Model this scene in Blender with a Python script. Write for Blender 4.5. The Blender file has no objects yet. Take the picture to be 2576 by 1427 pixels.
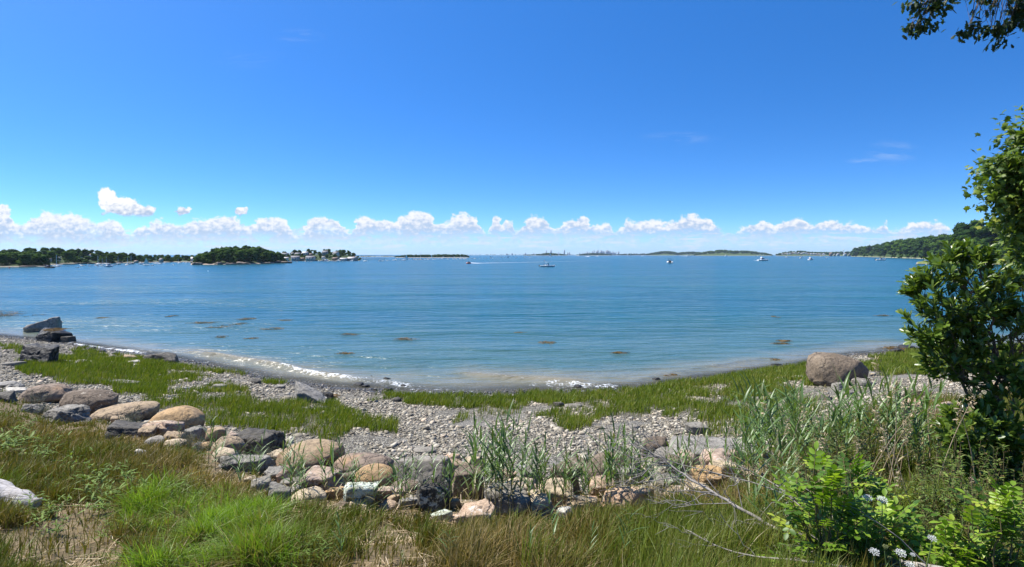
import bpy, bmesh, math, random
import numpy as np
from mathutils import Vector, Matrix
R = math.radians
SC = bpy.context.scene
COL = SC.collection
F, HX, HY, EYE = 610.0, 512.0, 254.5, 6.0      # focal length in pixels of a 1024 wide picture, horizon row, eye height
# ------------------------------------------------------------------ camera
cam = bpy.data.cameras.new('camera'); camo = bpy.data.objects.new('camera', cam); COL.objects.link(camo)
camo.location = (0, 0, EYE); camo.rotation_euler = (R(90), 0, 0)
cam.sensor_width = 36; cam.lens = 36 * F / 1024; cam.shift_y = -(283.5 - HY) / 1024
cam.clip_start = .1; cam.clip_end = 40000
SC.camera = camo
# ------------------------------------------------------------------ sun
SUN_EL, SUN_AZ = 56.0, -71.0                     # azimuth from +Y (ahead), positive to the right
sv = Vector((math.sin(R(SUN_AZ)) * math.cos(R(SUN_EL)), math.cos(R(SUN_AZ)) * math.cos(R(SUN_EL)), math.sin(R(SUN_EL))))
sl = bpy.data.lights.new('sun', 'SUN'); sl.energy = 4.9; sl.angle = R(.5); sl.color = (1, .955, .89)
so = bpy.data.objects.new('sun', sl); COL.objects.link(so); so.rotation_euler = sv.to_track_quat('Z', 'Y').to_euler()
# ------------------------------------------------------------------ node helper
class NT:
    def __init__(s, nt): s.nt = nt
    def n(s, t, **k):
        nd = s.nt.nodes.new(t)
        for a, b in k.items(): setattr(nd, a, b)
        return nd
    def put(s, sock, v):
        if v is None: return
        if hasattr(v, 'is_linked') or hasattr(v, 'links'): s.nt.links.new(v, sock)
        else:
            if sock.type == 'RGBA' and not isinstance(v, (int, float)) and len(v) == 3: v = (*v, 1)
            sock.default_value = v
    def m(s, op, a, b=None, c=None, clamp=False):
        nd = s.n('ShaderNodeMath', operation=op); nd.use_clamp = clamp
        for i, v in enumerate((a, b, c)): s.put(nd.inputs[i], v)
        return nd.outputs[0]
    def vm(s, op, a, b=None):
        nd = s.n('ShaderNodeVectorMath', operation=op)
        s.put(nd.inputs[0], a); s.put(nd.inputs[1], b)
        return nd.outputs['Value'] if op in ('DOT_PRODUCT', 'LENGTH') else nd.outputs[0]
    def mix(s, f, a, b, mode='MIX'):
        nd = s.n('ShaderNodeMix', data_type='RGBA', blend_type=mode)
        s.put(nd.inputs[0], f); s.put(nd.inputs[6], a); s.put(nd.inputs[7], b)
        return nd.outputs[2]
    def ss(s, v, a, b, lo=0., hi=1.):
        nd = s.n('ShaderNodeMapRange', interpolation_type='SMOOTHSTEP')
        for i, x in enumerate((v, a, b, lo, hi)): s.put(nd.inputs[i], x)
        return nd.outputs[0]
    def lin(s, v, a, b, lo=0., hi=1.):
        nd = s.n('ShaderNodeMapRange')
        for i, x in enumerate((v, a, b, lo, hi)): s.put(nd.inputs[i], x)
        return nd.outputs[0]
    def noise(s, vec, scale, detail=4, rough=.55, dist=0., out=0, dims='3D'):
        nd = s.n('ShaderNodeTexNoise', noise_dimensions=dims)
        s.put(nd.inputs['Vector'], vec); nd.inputs['Scale'].default_value = scale; nd.inputs['Detail'].default_value = detail
        nd.inputs['Roughness'].default_value = rough; nd.inputs['Distortion'].default_value = dist
        return nd.outputs[out]
    def vor(s, vec, scale, feat='F1', out='Distance', rnd=1.):
        nd = s.n('ShaderNodeTexVoronoi', feature=feat)
        s.put(nd.inputs['Vector'], vec); nd.inputs['Scale'].default_value = scale; nd.inputs['Randomness'].default_value = rnd
        return nd.outputs[out]
    def xyz(s, x, y, z=0.):
        nd = s.n('ShaderNodeCombineXYZ')
        for i, v in enumerate((x, y, z)): s.put(nd.inputs[i], v)
        return nd.outputs[0]
    def sep(s, v):
        nd = s.n('ShaderNodeSeparateXYZ'); s.put(nd.inputs[0], v); return nd.outputs
    def bump(s, h, strength=.5, dist=.02, normal=None):
        nd = s.n('ShaderNodeBump'); s.put(nd.inputs['Height'], h)
        s.put(nd.inputs['Strength'], strength); s.put(nd.inputs['Distance'], dist); s.put(nd.inputs['Normal'], normal)
        return nd.outputs[0]
# ------------------------------------------------------------------ world: Nishita sky with a band of fair-weather cumulus low over the horizon
wd = bpy.data.worlds.new('World'); SC.world = wd; wd.use_nodes = True
T = NT(wd.node_tree); T.nt.nodes.clear()
SKY_STRENGTH, EXPO = .082, .85
dirn = T.n('ShaderNodeTexCoord').outputs['Generated']
dx, dy, dz = T.sep(dirn)
sky = T.n('ShaderNodeTexSky', sky_type='NISHITA'); sky.sun_disc = False
sky.sun_elevation = R(SUN_EL); sky.sun_rotation = R(SUN_AZ)
sky.air_density = 1.0; sky.dust_density = .25; sky.ozone_density = 3.5; sky.altitude = 0
T.put(sky.inputs[0], T.vm('NORMALIZE', T.xyz(dx, dy, T.m('ADD', T.m('MULTIPLY', dz, 2.1), .03))))
hs = T.n('ShaderNodeHueSaturation'); hs.inputs['Saturation'].default_value = 1.30; hs.inputs['Value'].default_value = 1.27
hs.inputs['Hue'].default_value = .5
T.put(hs.inputs['Color'], sky.outputs[0])
skyc = T.mix(1., hs.outputs[0], (.78, .95, 1.14), 'MULTIPLY')
ady = T.m('MAXIMUM', T.m('ABSOLUTE', dy), .08)
u = T.m('ADD', T.m('MULTIPLY', T.m('DIVIDE', dx, ady), F), HX)
h = T.m('MULTIPLY', T.m('DIVIDE', dz, ady), F)
p = T.xyz(u, h)
def nz(su, sh, det, ro, off=0., dist=0.):
    return T.noise(T.xyz(T.m('MULTIPLY', u, 1 / su), T.m('MULTIPLY', h, 1 / sh), off), 1., det, ro, dist)
n1 = nz(17, 13, 6, .62, 3.3); n2 = nz(9, 7, 4, .6, 17.); n3 = nz(6, 4, 4, .6, 31.); nbig = nz(60, 30, 2, .5, 9.)
uu = T.m('ADD', u, T.m('MULTIPLY', T.m('SUBTRACT', n2, .5), 16)); hh = T.m('ADD', h, T.m('MULTIPLY', T.m('SUBTRACT', n1, .5), 25))
tops = [(0,517),(30,538),(45,560),(75,540),(110,535),(150,537),(190,540),(215,540),(240,550),(265,550),(290,555),(310,570),(325,585),(345,565),(370,560),(400,548),(430,555),(460,560),(475,550),(500,548),(540,545),(570,535),(600,545),(620,560),(650,550),(700,545),(730,570),(748,590),(770,560),(800,540),(830,545),(855,555),(880,580),(895,550),(920,545),(960,548),(985,560),(1000,550),(1020,540),(1050,533),(1080,533),(1100,557),(1130,550),(1160,535),(1190,538),(1208,565),(1225,585),(1240,545),(1255,541),(1264,565),(1275,548),(1290,555),(1300,585),(1312,565),(1330,545),(1350,538),(1375,548),(1400,572),(1420,562),(1440,548),(1460,541),(1480,550),(1510,567),(1530,560),(1550,575),(1580,553),(1620,552),(1640,560),(1680,558),(1710,545),(1735,536),(1770,543),(1800,560),(1818,575),(1840,592),(1860,570),(1880,565),(1900,555),(1930,558),(1945,572),(1960,560),(1985,548),(2010,543),(2050,560),(2070,555),(2100,555),(2140,560),(2180,568),(2210,565),(2230,556),(2243,580),(2260,575),(2300,563),(2330,555),(2370,560),(2395,580),(2430,592),(2480,570),(2530,560),(2576,575)]
fc = T.n('ShaderNodeFloatCurve'); cv = fc.mapping.curves[0]
pts = [(x / 2576 * .9 + .05, (HY - y / 2.5156) / 60) for x, y in tops]
pts = [(0, .5)] + pts + [(1, .5)]
while len(cv.points) < len(pts): cv.points.new(.5, .5)
for q, (a, b) in zip(cv.points, pts): q.location = (a, b); q.handle_type = 'AUTO_CLAMPED'
fc.mapping.update()
T.put(fc.inputs['Value'], T.m('ADD', T.m('MULTIPLY', uu, .9 / 1024), .05))
Ht = T.m('MULTIPLY', fc.outputs[0], 60.)
base = T.m('ADD', T.lin(u, 0., 500., 9., 18.), T.m('MULTIPLY', T.m('SUBTRACT', nbig, .5), 12))
D1 = T.ss(T.m('SUBTRACT', T.m('SUBTRACT', Ht, .5), hh), -.6, 3.2)
B1 = T.ss(T.m('SUBTRACT', T.m('ADD', h, T.m('MULTIPLY', T.m('SUBTRACT', n3, .5), 12)), base), -5., 10.)
m1 = T.m('MULTIPLY', T.m('MULTIPLY', D1, B1), T.ss(nbig, .2, .42, .8, 1.))
fc2 = T.n('ShaderNodeFloatCurve'); cv2 = fc2.mapping.curves[0]
while len(cv2.points) < len(pts): cv2.points.new(.5, .5)
for q, (a, b) in zip(cv2.points, pts): q.location = (1 - a, b); q.handle_type = 'AUTO_CLAMPED'
fc2.mapping.update(); T.put(fc2.inputs['Value'], T.m('ADD', T.m('MULTIPLY', T.m('ADD', uu, 31.), .9 / 1024), .05))
Hb = T.m('MULTIPLY', fc2.outputs[0], T.lin(u, 0., 600., 46., 34.))                       # a second, farther row of cloud behind
m4 = T.m('MULTIPLY', T.ss(T.m('SUBTRACT', Hb, T.m('ADD', h, T.m('MULTIPLY', T.m('SUBTRACT', n1, .5), 22))), -.5, 2.8), T.ss(h, 3., 15.)); m4 = T.m('MULTIPLY', m4, T.m('MULTIPLY', T.lin(u, 100., 560., .80, .5), T.ss(n2, .28, .55)))
# the separate larger cloud
f2 = None
for (cx, cy, rx, ry) in ((107, 196, 10, 8), (110, 206, 12, 9), (128, 207.5, 17, 9), (143, 211, 14, 6), (183, 211, 9, 3.4), (241, 212, 6, 2.6)):
    q = T.vm('MULTIPLY', T.vm('SUBTRACT', T.xyz(uu, hh), (cx, HY - cy, 0)), (1 / rx, 1 / ry, 0))
    q = T.m('SUBTRACT', 1., T.vm('LENGTH', q)); f2 = q if f2 is None else T.m('MAXIMUM', f2, q)
m2 = T.m('MULTIPLY', T.ss(f2, -.05, .22), T.ss(T.m('ADD', h, T.m('MULTIPLY', n3, 3.)), 37.5, 42.))
# small flat far clouds under the band
nl = nz(34, 4.6, 4, .6, 51.); 
m3 = T.m('MULTIPLY', T.m('MULTIPLY', T.ss(nl, .51, .62), T.ss(h, 2., 7.)), T.ss(h, 20., 30., 1., 0.))
m3 = T.m('MULTIPLY', m3, .66)
# thin high wisps
ws = nz(42, 9, 5, .65, 71., .8); mw = None
for (cx, cy, rx, ry, am) in ((300, 36, 26, 9, .16), (680, 138, 44, 7, .14), (892, 152, 30, 13, .22), (870, 161, 26, 4, .22), (250, 58, 40, 12, .06)):
    q = T.vm('MULTIPLY', T.vm('SUBTRACT', p, (cx, HY - cy, 0)), (1 / rx, 1 / ry, 0))
    q = T.m('MULTIPLY', T.ss(T.vm('LENGTH', q), 0., 1.15, 1., 0.), am); mw = q if mw is None else T.m('MAXIMUM', mw, q)
mw = T.m('MULTIPLY', mw, T.ss(ws, .42, .66))
rel = T.m('DIVIDE', T.m('SUBTRACT', h, base), T.m('MAXIMUM', T.m('SUBTRACT', Ht, base), 4.))
sh1 = T.ss(T.m('ADD', rel, T.m('MULTIPLY', T.m('SUBTRACT', n3, .5), 2.2)), .2, 1.0)
sh2 = T.ss(T.m('ADD', T.m('MULTIPLY', T.m('SUBTRACT', h, 40.), .05), T.m('ADD', T.m('MULTIPLY', T.m('SUBTRACT', n3, .5), 2.4), T.m('MULTIPLY', T.m('SUBTRACT', n1, .5), -1.6))), -.35, .7)
CL = 1 / (SKY_STRENGTH * 2 ** EXPO)
c1 = T.mix(sh1, (.50 * CL, .64 * CL, .87 * CL), (.99 * CL, 1. * CL, 1.03 * CL))  # sunlit tops and bluish shaded undersides painted into the band's colour
c2 = T.mix(sh2, (.46 * CL, .58 * CL, .80 * CL), (1.04 * CL, 1.04 * CL, 1.04 * CL))  # lit and shaded parts of the separate cloud, painted likewise
hz_ = T.ss(h, -2., 34., .62, 0.)                                  # thick air low over the horizon
skyc = T.mix(hz_, skyc, (.41 * CL, .59 * CL, .90 * CL))
o = T.mix(m3, skyc, (.80 * CL, .88 * CL, .99 * CL))
o = T.mix(m4, o, T.mix(T.ss(n3, .35, .65), (.58 * CL, .72 * CL, .93 * CL), (.80 * CL, .87 * CL, .98 * CL)))
o = T.mix(T.m('MULTIPLY', m1, T.ss(h, 6., 28., .5, .98)), o, c1)
o = T.mix(m2, o, c2)
o = T.mix(mw, o, (.8 * CL, .9 * CL, 1. * CL))
bg = T.n('ShaderNodeBackground'); bg.inputs['Strength'].default_value = SKY_STRENGTH
T.put(bg.inputs['Color'], o)
T.put(T.n('ShaderNodeOutputWorld').inputs[0], bg.outputs[0])
wd.cycles.sampling_method = 'MANUAL'; wd.cycles.sample_map_resolution = 512
# ------------------------------------------------------------------ exposure and render
SC.view_settings.view_transform = 'Standard'; SC.view_settings.look = 'None'
SC.view_settings.exposure = EXPO; SC.view_settings.gamma = 1
SC.render.engine = 'CYCLES'
cy_ = SC.cycles
cy_.max_bounces = 6; cy_.diffuse_bounces = 2; cy_.glossy_bounces = 3; cy_.transmission_bounces = 4; cy_.transparent_max_bounces = 8; cy_.volume_bounces = 0
cy_.use_adaptive_sampling = True; cy_.adaptive_threshold = .008
cy_.use_denoising = True; cy_.denoiser = 'OPENIMAGEDENOISE'; cy_.denoising_input_passes = 'RGB_ALBEDO_NORMAL'; cy_.sample_clamp_indirect = 3; cy_.sample_clamp_direct = 1.7; cy_.caustics_reflective = False; cy_.caustics_refractive = False
# ------------------------------------------------------------------ helpers
rng = np.random.default_rng(7); random.seed(7)
def tag(o, label=None, cat=None, group=None, kind=None):
    for k, v in (('label', label), ('category', cat), ('group', group), ('kind', kind)):
        if v: o[k] = v
    return o
def empty(name, loc=(0, 0, 0), rz=0.):
    o = bpy.data.objects.new(name, None); COL.objects.link(o); o.location = loc; o.rotation_euler = (0, 0, rz)
    o.empty_display_size = .1
    return o
def me_np(name, V, faces, mats=None, smooth=False, attrs=None, fm=None):
    """V (N,3); faces: list of int arrays (K,3)/(K,4); attrs: {name: per-vertex floats}; fm: list of material indices per face array"""
    me = bpy.data.meshes.new(name)
    V = np.ascontiguousarray(V, np.float32); faces = [np.asarray(f, np.int32) for f in faces if len(f)]
    me.vertices.add(len(V)); me.vertices.foreach_set('co', V.ravel())
    li = np.concatenate([f.ravel() for f in faces]); sz = np.concatenate([np.full(len(f), f.shape[1], np.int32) for f in faces])
    st = np.concatenate([[0], np.cumsum(sz)[:-1]]).astype(np.int32)
    me.loops.add(len(li)); me.loops.foreach_set('vertex_index', li)
    me.polygons.add(len(sz)); me.polygons.foreach_set('loop_start', st); me.polygons.foreach_set('loop_total', sz)
    if smooth: me.polygons.foreach_set('use_smooth', np.ones(len(sz), bool))
    for mt in (mats or []): me.materials.append(mt)
    if fm is not None:
        me.polygons.foreach_set('material_index', np.concatenate([np.full(len(f), k, np.int32) for f, k in zip(faces, fm)]))
    for k, a in (attrs or {}).items():
        me.attributes.new(k, 'FLOAT', 'POINT').data.foreach_set('value', np.ascontiguousarray(a, np.float32))
    me.update(calc_edges=True)
    return me
def ob(name, me, parent=None, loc=None):
    o = bpy.data.objects.new(name, me); COL.objects.link(o)
    if parent is not None: o.parent = parent
    if loc is not None: o.location = loc
    return o
class MB:
    """collects shapes into one mesh"""
    def __init__(s): s.V = []; s.F3 = []; s.F4 = []; s.A = []; s.n = 0
    def add(s, V, f, a=None):
        V = np.asarray(V, float); f = np.asarray(f, int)
        s.V.append(V); (s.F3 if f.shape[1] == 3 else s.F4).append(f + s.n)
        s.A.append(np.full(len(V), .5) if a is None else np.broadcast_to(np.asarray(a, float), (len(V),))); s.n += len(V)
        return s
    def box(s, c, d, rz=0.):
        x, y, z = np.array(d) / 2
        V = np.array([(-x, -y, -z), (x, -y, -z), (x, y, -z), (-x, y, -z), (-x, -y, z), (x, -y, z), (x, y, z), (-x, y, z)])
        if rz: V = V @ np.array([[math.cos(rz), math.sin(rz), 0], [-math.sin(rz), math.cos(rz), 0], [0, 0, 1]])
        return s.add(V + np.array(c), [(0, 3, 2, 1), (4, 5, 6, 7), (0, 1, 5, 4), (1, 2, 6, 5), (2, 3, 7, 6), (3, 0, 4, 7)])
    def tube(s, P, r, k=6, a=None, cap=True):
        P = np.asarray(P, float); n = len(P); r = np.broadcast_to(np.asarray(r, float), (n,))
        tn = np.gradient(P, axis=0); tn /= np.linalg.norm(tn, axis=1)[:, None] + 1e-9
        ref = np.array((0, 0, 1.)) if abs(tn[:, 2]).mean() < .9 else np.array((1., 0, 0))
        a1 = np.cross(tn, ref); a1 /= np.linalg.norm(a1, axis=1)[:, None] + 1e-9; a2 = np.cross(tn, a1)
        th = np.arange(k) / k * 2 * np.pi
        V = (P[:, None] + r[:, None, None] * (np.cos(th)[None, :, None] * a1[:, None] + np.sin(th)[None, :, None] * a2[:, None])).reshape(-1, 3)
        i = np.arange(n - 1)[:, None] * k; j = np.arange(k)[None]; jn = (j + 1) % k
        f = np.stack([i + j, i + jn, i + k + jn, i + k + j], -1).reshape(-1, 4)
        if a is not None: a = np.repeat(np.broadcast_to(np.asarray(a, float), (n,)), k)
        s.add(V, f, a)
        if cap and k >= 4:
            s.add(V[-k:], np.array([(0, q, q + 1) for q in range(1, k - 1)])); s.add(V[:k], np.array([(0, q + 1, q) for q in range(1, k - 1)]))
        return s
    def build(s, name, mat, parent=None, loc=None, smooth=False):
        return ob(name, s.mesh(name, mat, smooth), parent, loc)
    def mesh(s, name, mat, smooth=False):
        fs = [np.concatenate(q) for q in (s.F3, s.F4) if q]
        return me_np(name, np.concatenate(s.V), fs, [mat], smooth, {'var': np.concatenate(s.A)})
# value noise
def _h(i, seed):
    i = i.astype(np.uint32)
    v = i[..., 0] * np.uint32(374761393) + i[..., 1] * np.uint32(668265263) + i[..., 2] * np.uint32(2147483647) + np.uint32(seed * 144269 + 977)
    v = (v ^ (v >> np.uint32(13))) * np.uint32(1274126177); v = (v ^ (v >> np.uint32(16))) * np.uint32(2246822519); v ^= v >> np.uint32(15)
    return v.astype(np.float64) / 4294967295.0
def vn(P, seed=0):
    P = np.asarray(P, float); i = np.floor(P).astype(np.int64); w = P - i; w = w * w * (3 - 2 * w); o = 0
    for a in (0, 1):
        for b in (0, 1):
            for c in (0, 1):
                k = (w[..., 0] if a else 1 - w[..., 0]) * (w[..., 1] if b else 1 - w[..., 1]) * (w[..., 2] if c else 1 - w[..., 2])
                o = o + k * _h((i + np.array((a, b, c))) & 0xffffffff, seed)
    return o
def fbm(P, oct=4, seed=0, g=.5):
    o = 0; am = 1; t = 0; P = np.asarray(P, float)
    for k in range(oct): o = o + am * vn(P * 2 ** k + 13.7 * k, seed + k); t += am; am *= g
    return o / t
def fb2(x, y, oct=4, seed=0, g=.5): return fbm(np.stack([x, y, np.zeros_like(x) + .37], -1), oct, seed, g)
def sstep(x, a, b): t = np.clip((x - a) / (b - a), 0, 1); return t * t * (3 - 2 * t)
def at(px, py, Y): return np.array(((px - HX) / F * Y, Y, EYE - (py - HY) / F * Y))
DS = 2.5156                                       # overview pixels per picture pixel
def inpoly(x, y, poly):
    c = np.zeros(x.shape, bool); n = len(poly)
    for i in range(n):
        (x0, y0), (x1, y1) = poly[i], poly[(i + 1) % n]
        if y0 == y1: continue
        c ^= ((y0 > y) != (y1 > y)) & (x < (x1 - x0) * (y - y0) / (y1 - y0) + x0)
    return c
# ------------------------------------------------------------------ the lie of the land
_sx = np.array([-300, 0, 75, 150, 200, 280, 340, 400, 500, 600, 640, 720, 800, 850, 930, 1024, 1400.])
_sy = np.array([330, 336, 344, 354, 363, 380, 387, 392, 394, 391, 388, 376, 365, 355, 349, 345, 342.])
_st, _sY = (_sx - HX) / F, EYE * F / (_sy - HY)
_bx = np.array([0, 60, 130, 180, 230, 270, 300, 370, 430, 480, 560, 640, 720, 770, 850, 930, 1024.])
_bY = np.array([17, 14.5, 12.5, 11, 9.5, 8.3, 7.5, 7.1, 6.7, 6.5, 6.8, 7.5, 8.3, 8.8, 11.5, 13, 14])
_by = np.array([398, 423, 430, 441, 461, 481, 501, 509, 521, 528, 521, 505, 489, 481, 425, 408, 400.])
_bt = (_bx - HX) / F; _bz = EYE - (_by - HY) / F * _bY
_bd = np.array([2.5, 2.5, 2.5, 2.6, 2.8, 3, 3.3, 3.6, 3.8, 4, 4, 3.8, 3.2, 2.8, 2.2, 2, 2])
_tz = np.array([1.55, 1.6, 1.65, 1.7, 1.8, 1.85, 1.9, 1.95, 1.95, 1.95, 1.95, 1.9, 1.9, 1.9, 1.8, 1.8, 1.8])
def land(X, Y):
    """returns z, shore distance (positive inland, metres of depth), bank (1 on the bank, 0 on the beach)"""
    X = np.asarray(X, float); Y = np.asarray(Y, float)
    Yc = np.maximum(Y, 2.5); t = np.clip(X / Yc, -1.3, 1.3)
    t = t + .012 * (fb2(X * .5, Y * .5, 3, 5) - .5)
    Ys = np.interp(t, _st, _sY); Yb = np.interp(t, _bt, _bY); zb = np.interp(t, _bt, _bz); bd = np.interp(t, _bt, _bd); zt = np.interp(t, _bt, _tz)
    Ys = Ys + 1.1 * (fb2(X * .35, Y * .08, 3, 8) - .5)
    zn = np.where(Yc < 4.4, 3.75 + (4.4 - Yc) * .06, 3.75 + (zb - 3.75) * (Yc - 4.4) / (Yb - 4.4))
    s = (Yc - Yb) / bd
    zd = zb + (zt - zb) * (s * s * (3 - 2 * s))
    q = (Yc - Yb - bd) / (Ys - Yb - bd); ze = zt * (1 - q)
    zw = np.maximum(-.11 * (Yc - Ys), -3.)
    z = np.where(s < 0, zn, np.where(s < 1, zd, np.where(q < 1, ze, zw)))
    bank = 1 - sstep(s, .05, .8)
    nb = fb2(X * .9, Y * .9, 4, 11) - .5; nf = fb2(X * 3.1, Y * 3.1, 3, 12) - .5
    z = z + bank * (.22 * nb + .05 * nf) + (1 - bank) * np.where(q < 1, 1, .4) * (.10 * nb * np.clip((1 - q) * 4, .15, 1) + .03 * nf)
    return z, Ys - Yc, bank
def zland(x, y): return float(land(np.array([x]), np.array([y]))[0][0])
def hit(px, py, y0=2.6, y1=60.):
    Y = np.exp(np.linspace(math.log(y0), math.log(y1), 900)); X = (px - HX) / F * Y
    z = EYE - (py - HY) / F * Y; zz = np.maximum(land(X, Y)[0], 0.)
    k = np.nonzero(z <= zz)[0]; k = k[0] if len(k) else len(Y) - 1
    return np.array((X[k], Y[k], zz[k]))
def proj(X, Y, Z): return HX + F * X / Y, HY + F * (EYE - Z) / Y
def hitd(dx, dy): return hit(dx / DS, dy / DS)
# ------------------------------------------------------------------ material helpers
def newmat(name):
    m = bpy.data.materials.new(name); m.use_nodes = True; t = NT(m.node_tree); t.nt.nodes.clear()
    return m, t
def attr(t, name): return t.n('ShaderNodeAttribute', attribute_name=name).outputs['Fac']
def pos(t): return t.n('ShaderNodeNewGeometry').outputs['Position']
def princ(t, col, rough=.6, normal=None, spec=.5, **k):
    b = t.n('ShaderNodeBsdfPrincipled'); t.put(b.inputs['Base Color'], col); t.put(b.inputs['Roughness'], rough)
    t.put(b.inputs['Normal'], normal); t.put(b.inputs['Specular IOR Level'], spec)
    for a, v in k.items(): t.put(b.inputs[a.replace('_', ' ')], v)
    return b.outputs[0]
def out(t, sh): t.put(t.n('ShaderNodeOutputMaterial').inputs['Surface'], sh)
def ramp(t, f, stops, interp='LINEAR'):
    r = t.n('ShaderNodeValToRGB'); cr = r.color_ramp; cr.interpolation = interp
    while len(cr.elements) < len(stops): cr.elements.new(.5)
    for e, (q, c) in zip(cr.elements, stops): e.position = q; e.color = (*c, 1)
    t.put(r.inputs[0], f); return r.outputs[0]
def plain(name, col, rough=.55, var=.12, scale=3., spec=.5, metal=0.):
    """a solid colour broken up by mottling and wear"""
    m, t = newmat(name); g = t.n('ShaderNodeTexCoord').outputs['Object']
    n = t.noise(g, scale, 5, .6); c = t.mix(t.ss(n, .3, .7), tuple(x * (1 - var) for x in col), tuple(min(1, x * (1 + var)) for x in col))
    out(t, princ(t, c, t.lin(n, .3, .7, rough - .06, rough + .06), None, spec, Metallic=metal)); return m
def leafmat(name, stops, rough=.5, trans=.3, spec=.4, attr_name='var', noise_amt=.0, noise_scale=1.5):
    """leaf and blade colour from the per-leaf 'var' number; light shines through the blade"""
    m, t = newmat(name); v = attr(t, attr_name)
    if noise_amt: v = t.m('ADD', v, t.m('MULTIPLY', t.m('SUBTRACT', t.noise(pos(t), noise_scale, 3), .5), noise_amt))
    c = ramp(t, v, stops)
    tr = t.n('ShaderNodeBsdfTranslucent'); t.put(tr.inputs[0], t.mix(1., c, (1., 1.05, .45), 'MULTIPLY'))
    mx = t.n('ShaderNodeMixShader'); t.put(mx.inputs[0], trans); t.put(mx.inputs[1], princ(t, c, rough, None, spec)); t.put(mx.inputs[2], tr.outputs[0])
    out(t, mx.outputs[0]); return m
# ------------------------------------------------------------------ salt grass patches of the cove (overview coordinates, projected onto the beach)
GREEN = [
 [(-80, 868), (40, 872), (70, 905), (35, 940), (150, 962), (260, 976), (330, 1008), (420, 1028), (520, 1062), (560, 1074), (690, 1088), (860, 1108), (900, 1082), (1010, 1096), (1005, 1072), (905, 1050), (850, 1022), (740, 1018), (655, 1012), (640, 988), (560, 965), (520, 985), (440, 970), (560, 940), (655, 955), (735, 972), (720, 960), (590, 938), (470, 922), (360, 905), (180, 882), (155, 900), (60, 880)],
 [(935, 1000), (1060, 988), (1250, 998), (1420, 990), (1600, 972), (1800, 944), (2000, 914), (2048, 910), (2050, 965), (2000, 988), (1960, 1012), (1880, 1042), (1800, 1062), (1700, 1050), (1650, 1038), (1540, 1052), (1450, 1082), (1400, 1060), (1330, 1048), (1500, 1022), (1400, 1016), (1180, 1026), (1050, 1020)],
 [(2176, 912), (2340, 872), (2700, 860), (2700, 940), (2350, 942), (2200, 952)],
 [(1700, 1062), (1880, 1050), (2040, 1000), (2060, 1090), (1900, 1110), (1760, 1100)],
 [(1130, 1050), (1230, 1030), (1300, 1034), (1200, 1062), (1140, 1066)],
]
def green_mask(X, Y, Z):
    px, py = proj(X, np.maximum(Y, 1.), Z)
    jx = (fb2(X * 1.1, Y * .45, 3, 21) - .5); x = px * DS + 110 * jx; y = py * DS + 40 * (fb2(X * 1.3, Y * .6, 4, 22) - .5)
    g = np.zeros(X.shape)
    for k, p in enumerate(GREEN): g = np.maximum(g, inpoly(x, y, p) * (.5 if k >= 3 else 1.))
    pat = fb2(X * .9, Y * .55, 4, 23)
    g = g * sstep(pat, .30, .47)
    left = (px * DS > 420) & (px * DS < 780) & (py * DS < 1015)
    return np.where(left, g * sstep(fb2(X * 1.2, Y * .6, 3, 24), .40, .58), g)
# ------------------------------------------------------------------ ground
def fan(ts, Ys):
    Tt, YY = np.meshgrid(ts, Ys); X = Tt * np.maximum(YY, 2.5); n, mm = Tt.shape
    i = np.arange(n - 1)[:, None] * mm; j = np.arange(mm - 1)[None]
    f = np.stack([i + j, i + j + 1, i + mm + j + 1, i + mm + j], -1).reshape(-1, 4)
    return X.ravel(), YY.ravel(), f
ts = np.concatenate([np.linspace(-9, -1.25, 40)[:-1], np.linspace(-1.25, 1.25, 520), np.linspace(1.25, 9, 40)[1:]])
Yr = np.concatenate([np.linspace(-45, 2.4, 30), np.geomspace(2.5, 58, 430), [80, 130, 220, 400]])
X, Y, f = fan(ts, Yr); Z, sd, bank = land(X, Y)
far_ = Y > 60
Z = np.where(far_, -3.2, Z)
gm = green_mask(X, Y, Z)
m, t = newmat('ground'); P_ = pos(t)
ab, ag, asd = attr(t, 'bank'), attr(t, 'green'), attr(t, 'sd')
nb_ = t.noise(P_, 2.2, 5, .65); nf_ = t.noise(P_, 26, 4, .7)
soil = ramp(t, t.m('ADD', t.m('MULTIPLY', nb_, .6), t.m('MULTIPLY', nf_, .5)), [(.32, (.045, .034, .016)), (.5, (.13, .095, .045)), (.64, (.19, .14, .075)), (.82, (.34, .26, .16))])
cell = t.vor(P_, 17., out='Color'); cd = t.vor(P_, 17., 'DISTANCE_TO_EDGE'); cg = t.sep(cell)[0]
peb = t.mix(1., ramp(t, cg, [(0, (.115, .10, .078)), (.45, (.265, .24, .18)), (.8, (.40, .365, .28)), (1, (.55, .505, .40))]), ramp(t, t.ss(cd, .0, .16), [(0, (.22, .21, .2)), (1, (1, 1, 1))]), 'MULTIPLY')
grit = ramp(t, nf_, [(.3, (.16, .145, .12)), (.7, (.36, .34, .29))])
peb = t.mix(t.ss(t.noise(P_, .7, 3), .50, .62, 0., .65), peb, grit)
mud = ramp(t, nf_, [(.3, (.05, .045, .022)), (.7, (.14, .125, .075))])
beach = t.mix(t.m('MULTIPLY', ag, .75), peb, mud)
col = t.mix(ab, beach, soil)
wet = t.ss(t.m('ADD', asd, t.m('MULTIPLY', t.m('SUBTRACT', nb_, .5), 2.)), .4, 2.2, 1., 0.)
col = t.mix(t.m('MULTIPLY', wet, .8), col, t.mix(1., col, (.22, .2, .19), 'MULTIPLY'))
hgt = t.m('ADD', t.m('MULTIPLY', t.ss(cd, 0., .25), t.m('SUBTRACT', 1., ab)), t.m('MULTIPLY', nf_, .9))
out(t, princ(t, col, t.lin(wet, 0., 1., .85, .32), t.bump(hgt, .9, .035), .3))
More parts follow.
